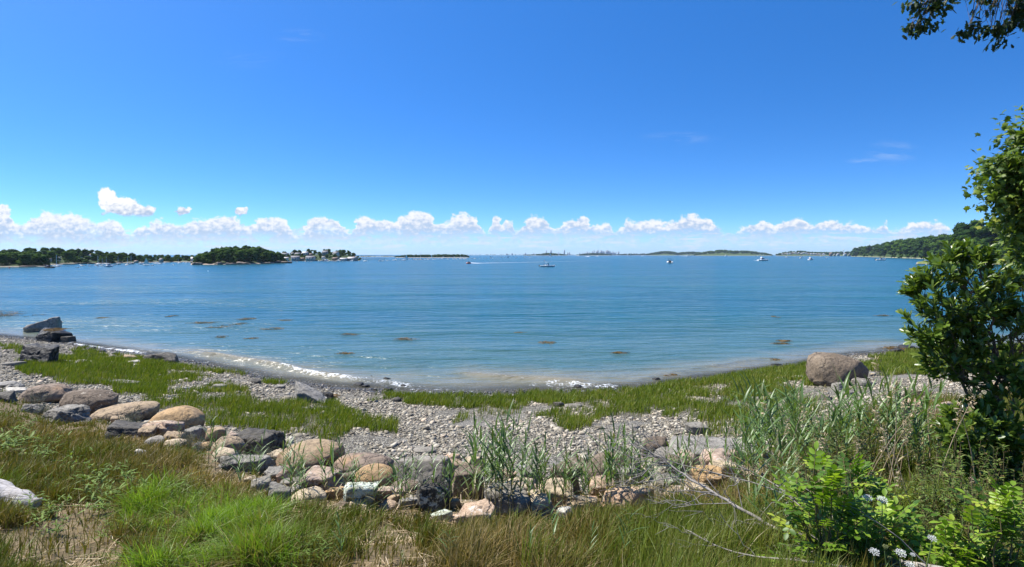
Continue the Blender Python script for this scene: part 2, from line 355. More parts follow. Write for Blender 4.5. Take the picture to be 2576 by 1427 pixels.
gr = ob('ground', me_np('ground', np.stack([X, Y, Z], -1), [f], [m], True, {'bank': bank, 'green': gm, 'sd': sd}))
tag(gr, 'sloping grassy bank and grey pebble beach around the cove', None, None, 'structure')
# ------------------------------------------------------------------ water
ts = np.concatenate([np.linspace(-9, -1.3, 24)[:-1], np.linspace(-1.3, 1.3, 640), np.linspace(1.3, 9, 24)[1:]])
Yr = np.concatenate([np.geomspace(21, 110, 410), np.geomspace(110, 9000, 230)[1:]])
X, Y, f = fan(ts, Yr); X = np.clip(X, -9000, 9000); tt = X / Y
_, s2, _ = land(X, np.minimum(Y, 59.)); off = np.where(Y > 59, 60., -s2)         # metres offshore along the line of sight
def line_y(pts): # overview polyline -> depth as a function of t
    a = np.array(pts, float); return (a[:, 0] / DS - HX) / F, EYE * F / (a[:, 1] / DS - HY)
def bell(d, a, b): return np.exp(-np.where(d > 0, d / a, d / b) ** 2)           # d > 0: seaward side
z = np.zeros_like(X); foam = np.zeros_like(X); silt = np.zeros_like(X)
sh = fb2(X * .5, Y * .5, 3, 31); lace = fb2(X * 2.2, Y * 1.6, 4, 33); ln = np.abs(fb2(X * 3., Y * 2.2, 3, 34) - .5)
for pts, hgt, fo, wa, wb in (
    ([(150, 856), (200, 868), (250, 876), (320, 884), (395, 893)], .05, 1.15, .9, 1.9),
    ([(470, 884), (530, 893), (600, 906), (660, 916), (735, 928)], .20, .42, .45, .55),
    ([(700, 922), (745, 932), (790, 942), (840, 950), (905, 957)], .17, 1.3, .28, .5),
    ([(880, 955), (960, 964), (1060, 974)], .08, .85, .6, .9),
    ([(1150, 940), (1300, 953), (1400, 961), (1490, 965)], .13, .25, .9, .7),
    ([(1330, 966), (1450, 968), (1520, 971), (1590, 977)], .06, .9, .45, .8),
    ([(1600, 955), (1800, 920), (1950, 900)], .06, .05, 1.0, .9),
    ([(1900, 880), (2100, 862), (2300, 850)], .05, .0, 1.6, 1.4)):
    a, b = line_y(pts); yl = np.interp(tt, a, b) + .8 * (sh - .5)
    e = sstep(tt, a[0] - .03, a[0] + .04) * (1 - sstep(tt, a[-1] - .04, a[-1] + .03))
    d = Y - yl; z += hgt * e * bell(d, .9, .35); silt = np.maximum(silt, e * bell(d, 1.9, .6) * (hgt > .09))
    foam = np.maximum(foam, fo * e * bell(d, wa * .75, wb * .75) * (.42 + .62 * sstep(lace, .34, .66)))
foam = np.maximum(foam, .62 * (1 - sstep(off, .2, 2.6)) * sstep(sh, .36, .62) * (1 - sstep(ln, .02, .10)) * (np.abs(tt) < .62))
near = 1 - sstep(Y, 60, 260)
z += near * np.clip(off / 3, 0, 1) * (.10 * (fb2(X * .16 + 3, Y * .42, 3, 41) - .5) + .05 * (fb2(X * .6, Y * 1.3, 3, 42) - .5))
z += np.where(off < 1.2, .01, 0)
m, t = newmat('sea_water'); P_ = pos(t); px_, py_, pz_ = t.sep(P_)
aoff, afo, asl = attr(t, 'off'), attr(t, 'foam'), attr(t, 'silt')
pat = t.noise(t.xyz(t.m('MULTIPLY', px_, .016), t.m('MULTIPLY', py_, .05)), 1., 4, .55)
w1 = t.noise(t.xyz(t.m('MULTIPLY', px_, .36), t.m('MULTIPLY', py_, 1.1)), 1., 4, .62, .4)
w2 = t.noise(t.xyz(t.m('MULTIPLY', px_, 2.6), t.m('MULTIPLY', py_, 5.)), 1., 3, .6, .3)
w3 = t.noise(t.xyz(t.m('MULTIPLY', px_, .07), t.m('MULTIPLY', py_, .26)), 1., 4, .6)
w5 = t.noise(t.xyz(t.m('MULTIPLY', px_, .15), t.m('MULTIPLY', py_, .52)), 1., 3, .55, .5)
hg = t.m('ADD', t.m('ADD', t.m('MULTIPLY', w5, 1.9), t.m('ADD', t.m('MULTIPLY', w1, 1.05), t.m('MULTIPLY', w2, .11)), t.m('MULTIPLY', w3, 2.6)))
wind = t.ss(pat, .38, .64, .45, 1.1)
nrm = t.bump(t.m("MULTIPLY", hg, wind), 1., .43)
o2 = t.m('ADD', aoff, t.m('MULTIPLY', t.m('SUBTRACT', t.noise(P_, .35, 4), .5), 7.))
deep = t.mix(t.ss(pat, .35, .65), (.007, .066, .080), (.012, .086, .096))
cw = t.mix(t.ss(o2, 5., 36.), (.050, .112, .105), deep)
cw = t.mix(t.ss(o2, .0, 8., 1., 0.), cw, (.185, .175, .125))
cw = t.mix(t.m('MULTIPLY', asl, .8), cw, (.21, .18, .11))
al = t.ss(t.m('ADD', aoff, t.m('MULTIPLY', asl, 2.)), -.1, 2.6, .18, 1.)
body = princ(t, cw, .2, nrm, .4, IOR=1.33)
tr = t.n('ShaderNodeBsdfTransparent'); mx = t.n('ShaderNodeMixShader')
t.put(mx.inputs[0], al); t.put(mx.inputs[1], tr.outputs[0]); t.put(mx.inputs[2], body)
fn = t.vor(t.vm('MULTIPLY', P_, (1., .8, 1.)), 5.5, 'DISTANCE_TO_EDGE'); fn2 = t.noise(P_, 9., 4, .7)
fl_ = t.noise(P_, 3.2, 4, .7); fmask = t.m('MULTIPLY', t.ss(t.m('ADD', t.m('SUBTRACT', afo, t.m('MULTIPLY', fn, 2.2)), t.m('ADD', t.m('MULTIPLY', t.m('SUBTRACT', fn2, .5), 1.5), t.m('MULTIPLY', t.m('SUBTRACT', fl_, .5), 2.2))), .22, 1.05), .8)
fb = princ(t, (.70, .73, .74), .75, t.bump(fn2, .6, .05), .3)
mx2 = t.n('ShaderNodeMixShader'); t.put(mx2.inputs[0], fmask); t.put(mx2.inputs[1], mx.outputs[0]); t.put(mx2.inputs[2], fb)
out(t, mx2.outputs[0])
V = np.stack([X, Y, z], -1); keep = (off[f] > -1.6).any(1)
wt = ob('water', me_np('water', V, [f[keep]], [m], True, {'off': off, 'foam': foam, 'silt': silt})); tag(wt, 'blue green bay water with foam and ripples at the shore', None, None, 'structure')
# ------------------------------------------------------------------ pebbles
def ico(sub):
    b = bmesh.new(); bmesh.ops.create_icosphere(b, subdivisions=sub, radius=1.); b.verts.ensure_lookup_table()
    V = np.array([v.co for v in b.verts]); f = np.array([[v.index for v in q.verts] for q in b.faces]); b.free(); return V, f
ICO = {k: ico(k) for k in (1, 2, 3, 4, 5)}
N = 300000
px = rng.uniform(-60, 1090, N); Yp = np.sqrt(rng.uniform(8.5 ** 2, 47 ** 2, N)); tp = (px - HX) / F; Xp = tp * Yp
Zp, sdp, bk = land(Xp, Yp); gp = green_mask(Xp, Yp, Zp)
ok = (bk < .35 + .3 * rng.random(N)) & (sdp > -1.6) & (rng.random(N) > gp * .86) & (rng.random(N) < np.clip(22 / Yp, 0, 1)) & (fb2(Xp * .8, Yp * .8, 3, 52) < .62)
Xp, Yp, Zp, sdp = Xp[ok], Yp[ok], Zp[ok], sdp[ok]; K = len(Xp)
V0, f0 = ICO[1]
rad = np.clip(rng.lognormal(math.log(.029), .45, K), .013, .15)
ax = rng.uniform(.7, 1.35, (K, 3)); ax[:, 2] = rng.uniform(.28, .6, K); th = rng.uniform(0, 6.283, K)
Vp = V0[None] * (1 + rng.uniform(-.22, .22, (K, 12, 1))) * (ax * rad[:, None])[:, None]
tl = rng.normal(0, .25, (K, 2)); Vp[..., 2] += Vp[..., 0] * tl[:, :1] + Vp[..., 1] * tl[:, 1:]
c, s = np.cos(th)[:, None], np.sin(th)[:, None]
Vp = np.stack([Vp[..., 0] * c - Vp[..., 1] * s, Vp[..., 0] * s + Vp[..., 1] * c, Vp[..., 2]], -1) + np.stack([Xp, Yp, Zp + rad * .18], -1)[:, None]
fp = (f0[None] + 12 * np.arange(K)[:, None, None]).reshape(-1, 3)
m, t = newmat('pebble'); v = attr(t, 'var'); wetp = attr(t, 'wet')
c = ramp(t, v, [(0, (.12, .10, .07)), (.3, (.27, .235, .168)), (.65, (.42, .37, .27)), (.9, (.56, .505, .39)), (1, (.60, .46, .32))])
c = t.mix(t.noise(pos(t), 30, 3), c, t.mix(1., c, (.6, .6, .6), 'MULTIPLY'))
c = t.mix(t.m('MULTIPLY', wetp, .85), c, t.mix(1., c, (.2, .19, .18), 'MULTIPLY'))
out(t, princ(t, c, t.lin(wetp, 0., 1., .8, .28), None, .35))
pb = ob('pebbles', me_np('pebbles', Vp.reshape(-1, 3), [fp], [m], False, {'var': np.repeat(rng.random(K), 12), 'wet': np.repeat(1 - sstep(sdp + rng.normal(0, .4, K), .3, 2.4), 12)}))
tag(pb, 'loose grey pebbles and shingle covering the beach', 'pebbles', None, 'stuff')
# ------------------------------------------------------------------ grass
def blades(name, X, Y, Z, H, W, lean, mat, var, seg=3, curl=1., wind=(.25, .05)):
    K = len(X); th = rng.uniform(0, 6.283, K); fa = rng.uniform(0, 6.283, K); L = np.abs(rng.normal(0, lean, K))
    q = np.linspace(0, 1, seg + 1)[None]                                             # along the blade
    bend = (L[:, None] * q ** (1.4 + .5 * curl)) * H[:, None]
    cx = X[:, None] + np.cos(th)[:, None] * bend + wind[0] * H[:, None] * q ** 2 * .5; cyy = Y[:, None] + np.sin(th)[:, None] * bend + wind[1] * H[:, None] * q ** 2
    cz = Z[:, None] + H[:, None] * q * (1 - .28 * np.minimum(L, 1.5)[:, None] * q)
    w = W[:, None] * np.array([.8, 1., .72, .38, .2])[None, :seg + 1]; w[:, -1] *= .15
    ox, oy = np.cos(fa)[:, None] * w, np.sin(fa)[:, None] * w
    V = np.stack([np.stack([cx - ox, cyy - oy, cz], -1), np.stack([cx + ox, cyy + oy, cz], -1)], 2).reshape(K, -1, 3)
    b = np.array([(2 * i, 2 * i + 1, 2 * i + 3, 2 * i + 2) for i in range(seg)]); nv = 2 * (seg + 1)
    ff = (b[None] + nv * np.arange(K)[:, None, None]).reshape(-1, 4)
    a = np.clip(var[:, None] + .0 * q, 0, 1); a = np.repeat(a, 2, 1)
    tip = np.repeat(np.broadcast_to(q, (K, seg + 1)), 2, 1)
    return ob(name, me_np(name, V.reshape(-1, 3), [ff], [mat], False, {'var': a.ravel(), 'tip': tip.ravel()}))
# salt grass on the beach
N = 900000
px = rng.uniform(-40, 1070, N); Yp = np.sqrt(rng.uniform(9 ** 2, 47 ** 2, N)); Xp = (px - HX) / F * Yp
Zp, sdp, bk = land(Xp, Yp); gp = green_mask(Xp, Yp, Zp)
clump = fb2(Xp * 2.0, Yp * 1.3, 4, 61, .65)
ok = (rng.random(N) < gp * sstep(clump, .33, .53) * np.clip(30 / Yp, .4, 1)) & (sdp > .35) & (bk < .75)
Xp, Yp, Zp = Xp[ok], Yp[ok], Zp[ok]; K = len(Xp); print('salt grass', K)
hh_ = rng.uniform(.13, .30, K) * (.7 + .7 * fb2(Xp * .5, Yp * .5, 3, 62)); ww = .004 + .0002 * Yp * rng.uniform(.6, 1.4, K)
saltm = leafmat('salt_grass', [(0, (.055, .090, .007)), (.3, (.110, .165, .009)), (.6, (.160, .215, .012)), (.85, (.21, .24, .022)), (1, (.28, .23, .07))], .5, .35, .3, noise_amt=.55, noise_scale=.6)
tag(blades('salt_grass', Xp, Yp, Zp - .01, hh_, ww, .35, saltm, rng.uniform(.0, 1., K), 2), 'short bright green salt grass in patches on the pebble beach', 'grass', None, 'stuff')
# meadow of the bank: dry, brownish, thin
def bank_pts(N, x0=-60, x1=1090, y0=3.3, y1=18.):
    px = rng.uniform(x0, x1, N); Yp = np.exp(rng.uniform(math.log(y0), math.log(y1), N)); Xp = (px - HX) / F * Yp
    Zp, sdp, bk = land(Xp, Yp); return px, Xp, Yp, Zp, bk
ROCKS = [(-60, 955), (200, 975), (520, 1015), (560, 1080), (720, 1080), (900, 1130), (1140, 1130), (1460, 1130), (1650, 1100), (1940, 1100), (1940, 1205), (1730, 1240), (1650, 1285), (1520, 1292), (1420, 1316), (1330, 1308), (1240, 1332), (1150, 1338), (1080, 1318), (960, 1292), (860, 1284), (690, 1270), (640, 1188), (530, 1165), (480, 1112), (360, 1104), (270, 1085), (240, 1062), (110, 1055), (-60, 1010)]
LONG = [(330, 1440), (345, 1330), (400, 1275), (470, 1250), (560, 1240), (640, 1270), (700, 1330), (690, 1440)]      # bright lush tuft
BARE = [[(0, 1330), (130, 1300), (250, 1275), (300, 1300), (270, 1350), (330, 1390), (260, 1440), (0, 1440)], [(900, 1360), (960, 1320), (1030, 1330), (1050, 1400), (1000, 1440), (880, 1440)], [(520, 1150), (640, 1160), (620, 1215), (540, 1200)]]
px, Xp, Yp, Zp, bk = bank_pts(640000); qx, qy = proj(Xp, Yp, Zp); qx, qy = qx * DS, qy * DS
qx2 = qx + 90 * (fb2(Xp * 2, Yp * 2, 3, 71) - .5); qy2 = qy + 60 * (fb2(Xp * 2, Yp * 2, 3, 72) - .5)
bare = np.zeros(len(Xp), bool)
for p in BARE: bare |= inpoly(qx2, qy2, p)
dens = .35 + .65 * sstep(fb2(Xp * 1.3, Yp * 1.3, 4, 73), .32, .56); dens = np.maximum(dens, .62); dens = np.where(bare, .1, dens)
lng = inpoly(qx2, qy2, LONG)
rocky = inpoly(qx + 14 * (fb2(Xp * 5, Yp * 5, 2, 70) - .5), qy - 8, ROCKS); rocky2 = inpoly(qx, qy - 48, ROCKS)
clump = fb2(Xp * 5.5, Yp * 5.5, 2, 74)
ok = (bk > .55) & (rng.random(len(Xp)) < dens * (.45 + .55 * sstep(clump, .35, .55))) & (~lng | (rng.random(len(Xp)) < .45)) & (rng.random(len(Xp)) < .8) & (~rocky | (rng.random(len(Xp)) < np.where(qx < 520, .4, .06)))
low_ = np.where(rocky2, .55, 1.)[ok]
Xa, Ya, Za, qa = Xp[ok], Yp[ok], Zp[ok], qx[ok]; K = len(Xa); print('bank grass', K)
hue = fb2(Xa * .8, Ya * .8, 3, 75); hue2 = np.where(qa < 360, .42, np.where(qa > 1700, .8, np.where(qa > 1250, .6, .36)))
hue2 = np.interp(qa, [0, 200, 420, 700, 1000, 1250, 1500, 1800, 2600], [.50, .36, .28, .50, .32, .34, .46, .48, .46])
var = np.clip(hue2 + 1.1 * (hue - .5) + rng.normal(0, .17, K), 0, 1)
hb = rng.uniform(.08, .24, K) * np.interp(Ya, [3.3, 6, 10, 17], [.75, 1.05, 1.1, 1.2]) * (.35 + 1.15 * sstep(fb2(Xa * 3.2, Ya * 3.2, 3, 76), .3, .7)) * np.interp(qa, [0, 500, 900, 1200, 1500, 2000], [.9, .95, 1.2, 1.3, 1.3, 1.3]) * low_
bankm = leafmat('bank_grass', [(0, (.36, .26, .12)), (.2, (.200, .150, .045)), (.38, (.130, .110, .020)), (.55, (.115, .128, .015)), (.75, (.120, .175, .018)), (1, (.18, .245, .034))], .55, .3, .25)
tag(blades('bank_grass', Xa, Ya, Za - .01, hb, .0022 + .00035 * Ya * rng.uniform(.6, 1.3, K), .55, bankm, var, 3), 'fine dry brown and green grass covering the near bank', 'grass', None, 'stuff')
# bright long tuft
px, Xp, Yp, Zp, bk = bank_pts(160000, 120, 300, 3.2, 7.); qx, qy = proj(Xp, Yp, Zp)
jx = qx * DS + 230 * (fb2(Xp * 1.6, Yp * 1.6, 4, 77) - .5) + rng.normal(0, 26, len(Xp)); ok = inpoly(jx, qy * DS + 130 * (fb2(Xp * 1.6, Yp * 1.6, 4, 78) - .5) + rng.normal(0, 16, len(Xp)), LONG) & (rng.random(len(Xp)) < .62 * sstep(fb2(Xp * 3.5, Yp * 3.5, 3, 79), .38, .58))
Xa, Ya, Za = Xp[ok], Yp[ok], Zp[ok]; K = len(Xa); print('long', K)
longm = leafmat('long_grass', [(0, (.34, .28, .11)), (.25, (.15, .18, .03)), (.6, (.165, .285, .022)), (1, (.27, .39, .05))], .45, .4, .35)
tag(blades('long_grass', Xa, Ya, Za - .01, rng.uniform(.14, .40, K) * np.clip(2.2 * fb2(Xa * 2.2, Ya * 2.2, 3, 80) - .25, .3, 1.25), .0028 + .0028 * rng.random(K), .85, longm, np.clip(1.3 * (fb2(Xa * 1.5, Ya * 1.5, 3, 83) - .5) + rng.normal(.52, .24, K), 0, 1), 4, 1.6, (.1, -.35)), 'lush bright green long grass tuft in the left foreground', 'grass', None, 'stuff')
# taller green grass below the dead branch
px, Xp, Yp, Zp, bk = bank_pts(60000, 520, 860, 3.2, 7.6); qx, qy = proj(Xp, Yp, Zp); d = fb2(Xp * 1.7, Yp * 1.7, 3, 81)
rk1 = inpoly(qx * DS, qy * DS - 10, ROCKS); rk2 = inpoly(qx * DS, qy * DS - 85, ROCKS)
ok = (rng.random(len(Xp)) < sstep(d, .42, .6) * np.interp(qx, [520, 600, 760, 860], [.08, .45, .7, .5])) & (bk > .8) & ~rk1
Xa, Ya, Za = Xp[ok], Yp[ok], Zp[ok]; K = len(Xa); print('tall', K); hl_t = np.where(rk2, .25, 1.)[ok]
tallm = leafmat('tall_grass', [(0, (.30, .25, .09)), (.25, (.15, .145, .028)), (.6, (.15, .195, .028)), (1, (.21, .28, .045))], .45, .4, .35)
tag(blades('tall_grass', Xa, Ya, Za - .01, rng.uniform(.20, .44, K) * hl_t, .0035 + .002 * rng.random(K), .38, tallm, np.clip(rng.normal(.5, .25, K), 0, 1), 4, 1.2), 'tall green grass standing under the dead branch at bottom right', 'grass', None, 'stuff')
# straw and thatch lying flat
px, Xp, Yp, Zp, bk = bank_pts(13000, -40, 900, 3.3, 11.); ok = (bk > .6) & (rng.random(len(Xp)) < sstep(fb2(Xp * 1.5, Yp * 1.5, 3, 82), .36, .6))
Xa, Ya, Za = Xp[ok], Yp[ok], Zp[ok]; K = len(Xa); th = rng.uniform(0, 6.283, K); L = rng.uniform(.05, .26, K) / 2; w = rng.uniform(.0015, .004, K)
d1 = np.stack([np.cos(th) * L, np.sin(th) * L, rng.normal(0, .12, K) * L], -1); d2 = np.stack([-np.sin(th) * w, np.cos(th) * w, 0 * w], -1); c0 = np.stack([Xa, Ya, Za + .02 + .03 * rng.random(K)], -1)
V = np.stack([c0 - d1 - d2, c0 - d1 + d2, c0 + d1 + d2, c0 + d1 - d2], 1).reshape(-1, 3); ff = np.arange(4 * K).reshape(-1, 4)
strawm = leafmat('straw', [(0, (.22, .15, .07)), (.5, (.38, .28, .15)), (1, (.58, .47, .32))], .7, .15, .2)
tag(ob('straw', me_np('straw', V, [ff], [strawm], False, {'var': np.repeat(rng.random(K), 4)})), 'dry broken straw littering the near bank', 'straw', None, 'stuff')
# ------------------------------------------------------------------ boulders and stones
def rockmat(name, c1, c2, c3, lichen=None, lamt=.5, speck=.5, crack=.35, rough=.85, bump=.55, sc=1., low_tint=None):
    m, t = newmat(name); P_ = t.vm('ADD', pos(t), t.vm('MULTIPLY', t.n('ShaderNodeObjectInfo').outputs['Location'], (3.1, 1.7, 2.3)))
    a = t.noise(P_, 1.6 * sc, 5, .62, .4); b = t.noise(P_, 9. * sc, 5, .7); g = t.noise(P_, 60. * sc, 3, .75)
    c1, c2, c3 = (tuple(.80 * x * w_ for x, w_ in zip(q, (1.05, .99, .88))) for q in (c1, c2, c3)); c = ramp(t, a, [(.36, c1), (.5, c2), (.64, c3)])
    c = t.mix(t.m('MULTIPLY', t.ss(b, .42, .66), .75), c, tuple(x * .40 for x in c2))
    c = t.mix(t.m('MULTIPLY', t.ss(g, .50, .66), speck), c, tuple(min(1, x * 1.7) for x in c3))
    c = t.mix(t.m('MULTIPLY', t.ss(g, .46, .32), speck), c, tuple(x * .35 for x in c1))
    cr = t.vor(t.vm('ADD', P_, t.vm('MULTIPLY', t.noise(P_, 3., 4, .6, out=1), (.5, .5, .5))), 2.0 * sc, 'DISTANCE_TO_EDGE')
    ck = t.m('MULTIPLY', t.ss(cr, .0, .05, 1., 0.), t.ss(a, .45, .6))
    c = t.mix(t.m('MULTIPLY', ck, crack), c, (.03, .027, .024))
    if lichen:
        l = t.noise(P_, 5. * sc, 6, .75, .3); c = t.mix(t.ss(l, .60 - .14 * lamt, .66 - .10 * lamt), c, lichen)
    if low_tint:  # colour multiplied darker towards the bottom, with a noisy edge
        zz = t.sep(t.n('ShaderNodeTexCoord').outputs['Generated'])[2]
        c = t.mix(t.ss(t.m('ADD', zz, t.m('MULTIPLY', t.m('SUBTRACT', a, .5), .9)), .35, .62, 1., 0.), c, t.mix(1., c, low_tint, 'MULTIPLY'))
    hgt = t.m('ADD', t.m('ADD', t.m('MULTIPLY', b, .7), t.m('MULTIPLY', g, .16)), t.m('MULTIPLY', ck, -.5))
    out(t, princ(t, c, rough, t.bump(hgt, min(1., bump * 1.5), .075 / sc), .3)); return m
RM = {
 'tan': rockmat('tan_granite', (.40, .30, .19), (.44, .35, .24), (.34, .27, .20), None, 0, .45, .4, low_tint=(.62, .58, .56)),
 'orange': rockmat('orange_granite', (.52, .34, .16), (.50, .35, .19), (.38, .28, .18), None, 0, .5, .25, low_tint=(.55, .55, .56)),
 'brown': rockmat('brown_rock', (.15, .12, .092), (.20, .16, .125), (.25, .205, .16), (.40, .35, .27), .1, .3, .45),
 'bigbrown': rockmat('pale_brown_rock', (.18, .145, .105), (.235, .19, .145), (.30, .25, .195), None, 0, .35, .5, bump=.7),  # a lighter brown of its own for the lone boulder
 'pinkbrown': rockmat('pink_brown_rock', (.42, .28, .18), (.33, .26, .205), (.26, .215, .18), None, 0, .35, .5),
 'grey': rockmat('grey_rock', (.22, .215, .20), (.29, .285, .265), (.36, .35, .325), None, 0, .25, .4),
 'smooth': rockmat('smooth_grey_rock', (.22, .21, .19), (.27, .26, .235), (.30, .285, .255), (.45, .43, .38), .1, .1, .25, bump=.3),
 'dark': rockmat('dark_basalt', (.060, .056, .048), (.10, .094, .080), (.155, .145, .122), None, 0, .2, .5, .7, .7),
 'black': rockmat('wet_black_rock', (.020, .020, .019), (.034, .033, .031), (.06, .057, .052), None, 0, .2, .4, .5, .8),
 'ledge': rockmat('grey_ledge', (.24, .235, .225), (.33, .325, .31), (.43, .42, .40), None, 0, .2, .75, .7, .9, .8),
 'pink': rockmat('pink_rock', (.46, .33, .27), (.50, .40, .33), (.38, .31, .27), (.58, .52, .45), .15, .35, .5),
 'salmon': rockmat('salmon_granite', (.52, .33, .22), (.55, .42, .31), (.46, .36, .28), (.62, .55, .46), .2, .45, .4),
 'cream': rockmat('cream_rock', (.56, .47, .34), (.62, .53, .40), (.50, .42, .31), None, 0, .3, .35),
 'lichen': rockmat('lichen_rock', (.30, .33, .26), (.42, .46, .37), (.36, .38, .31), (.62, .68, .55), .75, .3, .6, bump=.9),
 'pied': rockmat('pied_rock', (.06, .06, .058), (.12, .118, .11), (.20, .195, .18), (.60, .57, .46), .45, .3, .6, bump=.9),
 'white': rockmat('white_stone', (.55, .54, .50), (.64, .63, .59), (.50, .48, .45), None, 0, .2, .3, bump=.4),
}
def rock_np(seed, ang=.5, n=9, soft=.06, disp=.10, sub=5):
    r = np.random.default_rng(seed); U = ICO[sub][0]; hard = ang > .5; n = 15 if hard else n
    N_ = r.normal(size=(n, 3))
    if hard: a_ = r.uniform(-.5, .5); N_ = np.concatenate([np.array([(math.cos(a_), math.sin(a_), 0), (-math.cos(a_), -math.sin(a_), 0), (-math.sin(a_), math.cos(a_), 0), (math.sin(a_), -math.cos(a_), 0), (0, 0, 1.), (0, 0, -1.)]) + r.normal(0, .20, (6, 3)), N_[:4]])
    N_ /= np.linalg.norm(N_, axis=1)[:, None]; d = np.concatenate([r.uniform(.58, .78, 6), r.uniform(.72, .95, 4)]) if hard else r.uniform(.52, .95, n)
    if hard: soft = soft * .3; disp = disp * .65; ang = min(1., ang + .25)
    q = np.maximum(U @ N_.T, 1e-3); rad = d[None] / q
    k = 1 / soft; rp = -np.log(np.exp(-k * np.minimum(rad, 2.2)).sum(1)) / k
    rad = 1 + (np.clip(rp, .3, 1.5) - 1) * ang
    P = U * rad[:, None]; P = np.sign(P) * np.abs(P) ** np.array((1, 1, .9) if hard else ((.88, .88, .74) if ang > .33 else (1, 1, .95)))
    rg = 1 - 2 * np.abs(fbm(P * 2.6 + seed * 1.7, 4, seed + 30, .55) - .5); P = P - U * (ang * disp * .9 * np.clip((rg - .90) / .1, 0, 1))[:, None]
    P = P + U * (disp * 2 * (fbm(P * 1.3 + seed * 3.1, 4, seed) - .5) + disp * .85 * (fbm(P * 4.5 + seed, 5, seed + 9, .62) - .5))[:, None]
    return P
def boulder(name, dx0, dx1, dyt, dyb, mat, label, ang=.5, seed=1, depth=.85, cat='boulder', skew=0., flat=.55, group=None, rz=None, soft=.06, disp=.10, yoff=0., tilt=0., sub=5, bury=.10):
    g = hitd((dx0 + dx1) / 2, dyb); Y0 = g[1] + yoff
    w = (dx1 - dx0) / DS / F * Y0; dp = w * depth
    Yc = Y0 + .42 * dp; w = (dx1 - dx0) / DS / F * Yc
    xc = ((dx0 + dx1) / 2 / DS - HX) / F * Yc
    zt = EYE - (dyt / DS - HY) / F * (Yc + .1 * dp)
    zb = min(zland(xc, Yc), zland(xc, Y0)) - bury * w * .5
    P = rock_np(seed, ang, soft=soft, disp=disp, sub=sub)
    if tilt: P[:, 2] += tilt * P[:, 0]
    P[:, 2] += skew * P[:, 0] * np.clip(P[:, 2] + .2, 0, 1)
    if ang > .55: P[:, 2] += .035 * np.round(3.5 * fbm(P * (1.1, 1.1, 2.6) + seed, 3, seed + 50)) * (P[:, 2] > -.3)
    lo = P[:, 2] < 0; P[lo, 2] *= flat
    mn, mx_ = P.min(0), P.max(0); P = (P - (mn + mx_) / 2) / (mx_ - mn)
    P *= (w, dp, max(zt - zb, .05)); P[:, 2] += max(zt - zb, .05) / 2
    me = me_np(name, P, [ICO[sub][1]], [RM[mat]], True)
    o = ob(name, me, None, (xc, Yc, zb))
    tag(o, label, cat, group); return o
B_ = boulder
GB = 'boulders along the top of the beach'
B_('boulder', 43, 153, 795, 838, 'ledge', 'large pale grey wedge shaped rock standing in shallow water at far left', .9, 3, .7, skew=.8, soft=.03, yoff=.3, tilt=.08)
B_('boulder', 100, 172, 825, 861, 'black', 'dark wet rock draped with brown weed before the pale wedge rock', .8, 5, .8, soft=.04)
B_('boulder', 150, 186, 845, 862, 'dark', 'small low wet rock at the water beside the weedy dark rock', .6, 6, .8)
B_('boulder', 52, 152, 863, 918, 'black', 'big black craggy boulder standing in the salt grass at left', .85, 8, .8, soft=.035, disp=.14)
B_('boulder', 366, 456, 886, 913, 'dark', 'long low dark grey boulder at the water beside the white foam', .6, 11, .7, skew=.1)
B_('boulder', 52, 184, 965, 1017, 'pinkbrown', 'long pinkish brown boulder, leftmost of the big rounded ones', .45, 14, .7, skew=.22)
B_('boulder', 154, 290, 979, 1047, 'brown', 'large dark brown rounded boulder with a sunlit crest, left side', .4, 17, .75, skew=.05)
B_('boulder', 240, 390, 1012, 1064, 'tan', 'low tan boulder sloping up to the right beside the orange one', .35, 19, .8, skew=.25)
B_('boulder', 379, 512, 1020, 1096, 'orange', 'orange brown rounded boulder with a shaded dark face', .35, 23, .85, disp=.06)
B_('boulder', 107, 234, 1021, 1066, 'grey', 'jagged light grey rock in front of the dark brown boulder', .9, 26, .7, soft=.03, disp=.16, skew=.15)
B_('boulder', 268, 392, 1062, 1103, 'dark', 'dark slab lying below the low tan boulder', .8, 29, .7, skew=-.3)
B_('boulder', 463, 520, 1072, 1110, 'grey', 'small dark grey block leaning against the orange brown boulder', .85, 31, .8, soft=.03)
B_('boulder', 64, 112, 1014, 1042, 'grey', 'small grey rock wedged below the long pinkish brown boulder', .8, 33, .8)
B_('boulder', 203, 244, 1000, 1026, 'grey', 'small grey block between the two dark brown boulders', .9, 35, .8, soft=.03, yoff=-.3)
B_('boulder', -30, 62, 960, 976, 'ledge', 'flat dark topped slab at the left edge', .9, 37, .6)
B_('boulder', 8, 72, 975, 990, 'white', 'flat white stone at the left edge under the dark slab', .6, 39, .7, cat='stone')
B_('boulder', -20, 44, 986, 1012, 'dark', 'craggy dark rock at the left edge below the white stone', .8, 41, .8)
B_('boulder', 366, 420, 1097, 1122, 'smooth', 'pale flat slab half sunk in grass below the dark slab', .5, 43, .8, cat='stone')
B_('boulder', 405, 470, 1102, 1128, 'cream', 'flat cream slab half sunk in grass below the orange boulder', .5, 44, .8, cat='stone')
B_('boulder', 276, 330, 1082, 1100, 'cream', 'narrow cream stone lying in the grass left of the pale slab', .5, 46, .6, cat='stone')
B_('boulder', 334, 366, 1129, 1146, 'white', 'single white stone lying alone in the brown grass', .4, 47, .8, cat='stone')
B_('boulder', 278, 292, 1165, 1178, 'tan', 'little tan stone in the brown grass below the white one', .5, 48, .8, cat='stone', sub=3)
B_('boulder', 530, 612, 1096, 1150, 'tan', 'rounded tan boulder behind the pale pointed one', .3, 51, .9, disp=.06)
B_('boulder', 534, 603, 1124, 1166, 'cream', 'pale yellowish boulder with a pointed top among reeds', .4, 53, .9, disp=.07)
B_('boulder', 500, 540, 1110, 1134, 'orange', 'small orange tan stone left of the rounded tan boulder', .35, 54, .9, cat='stone')
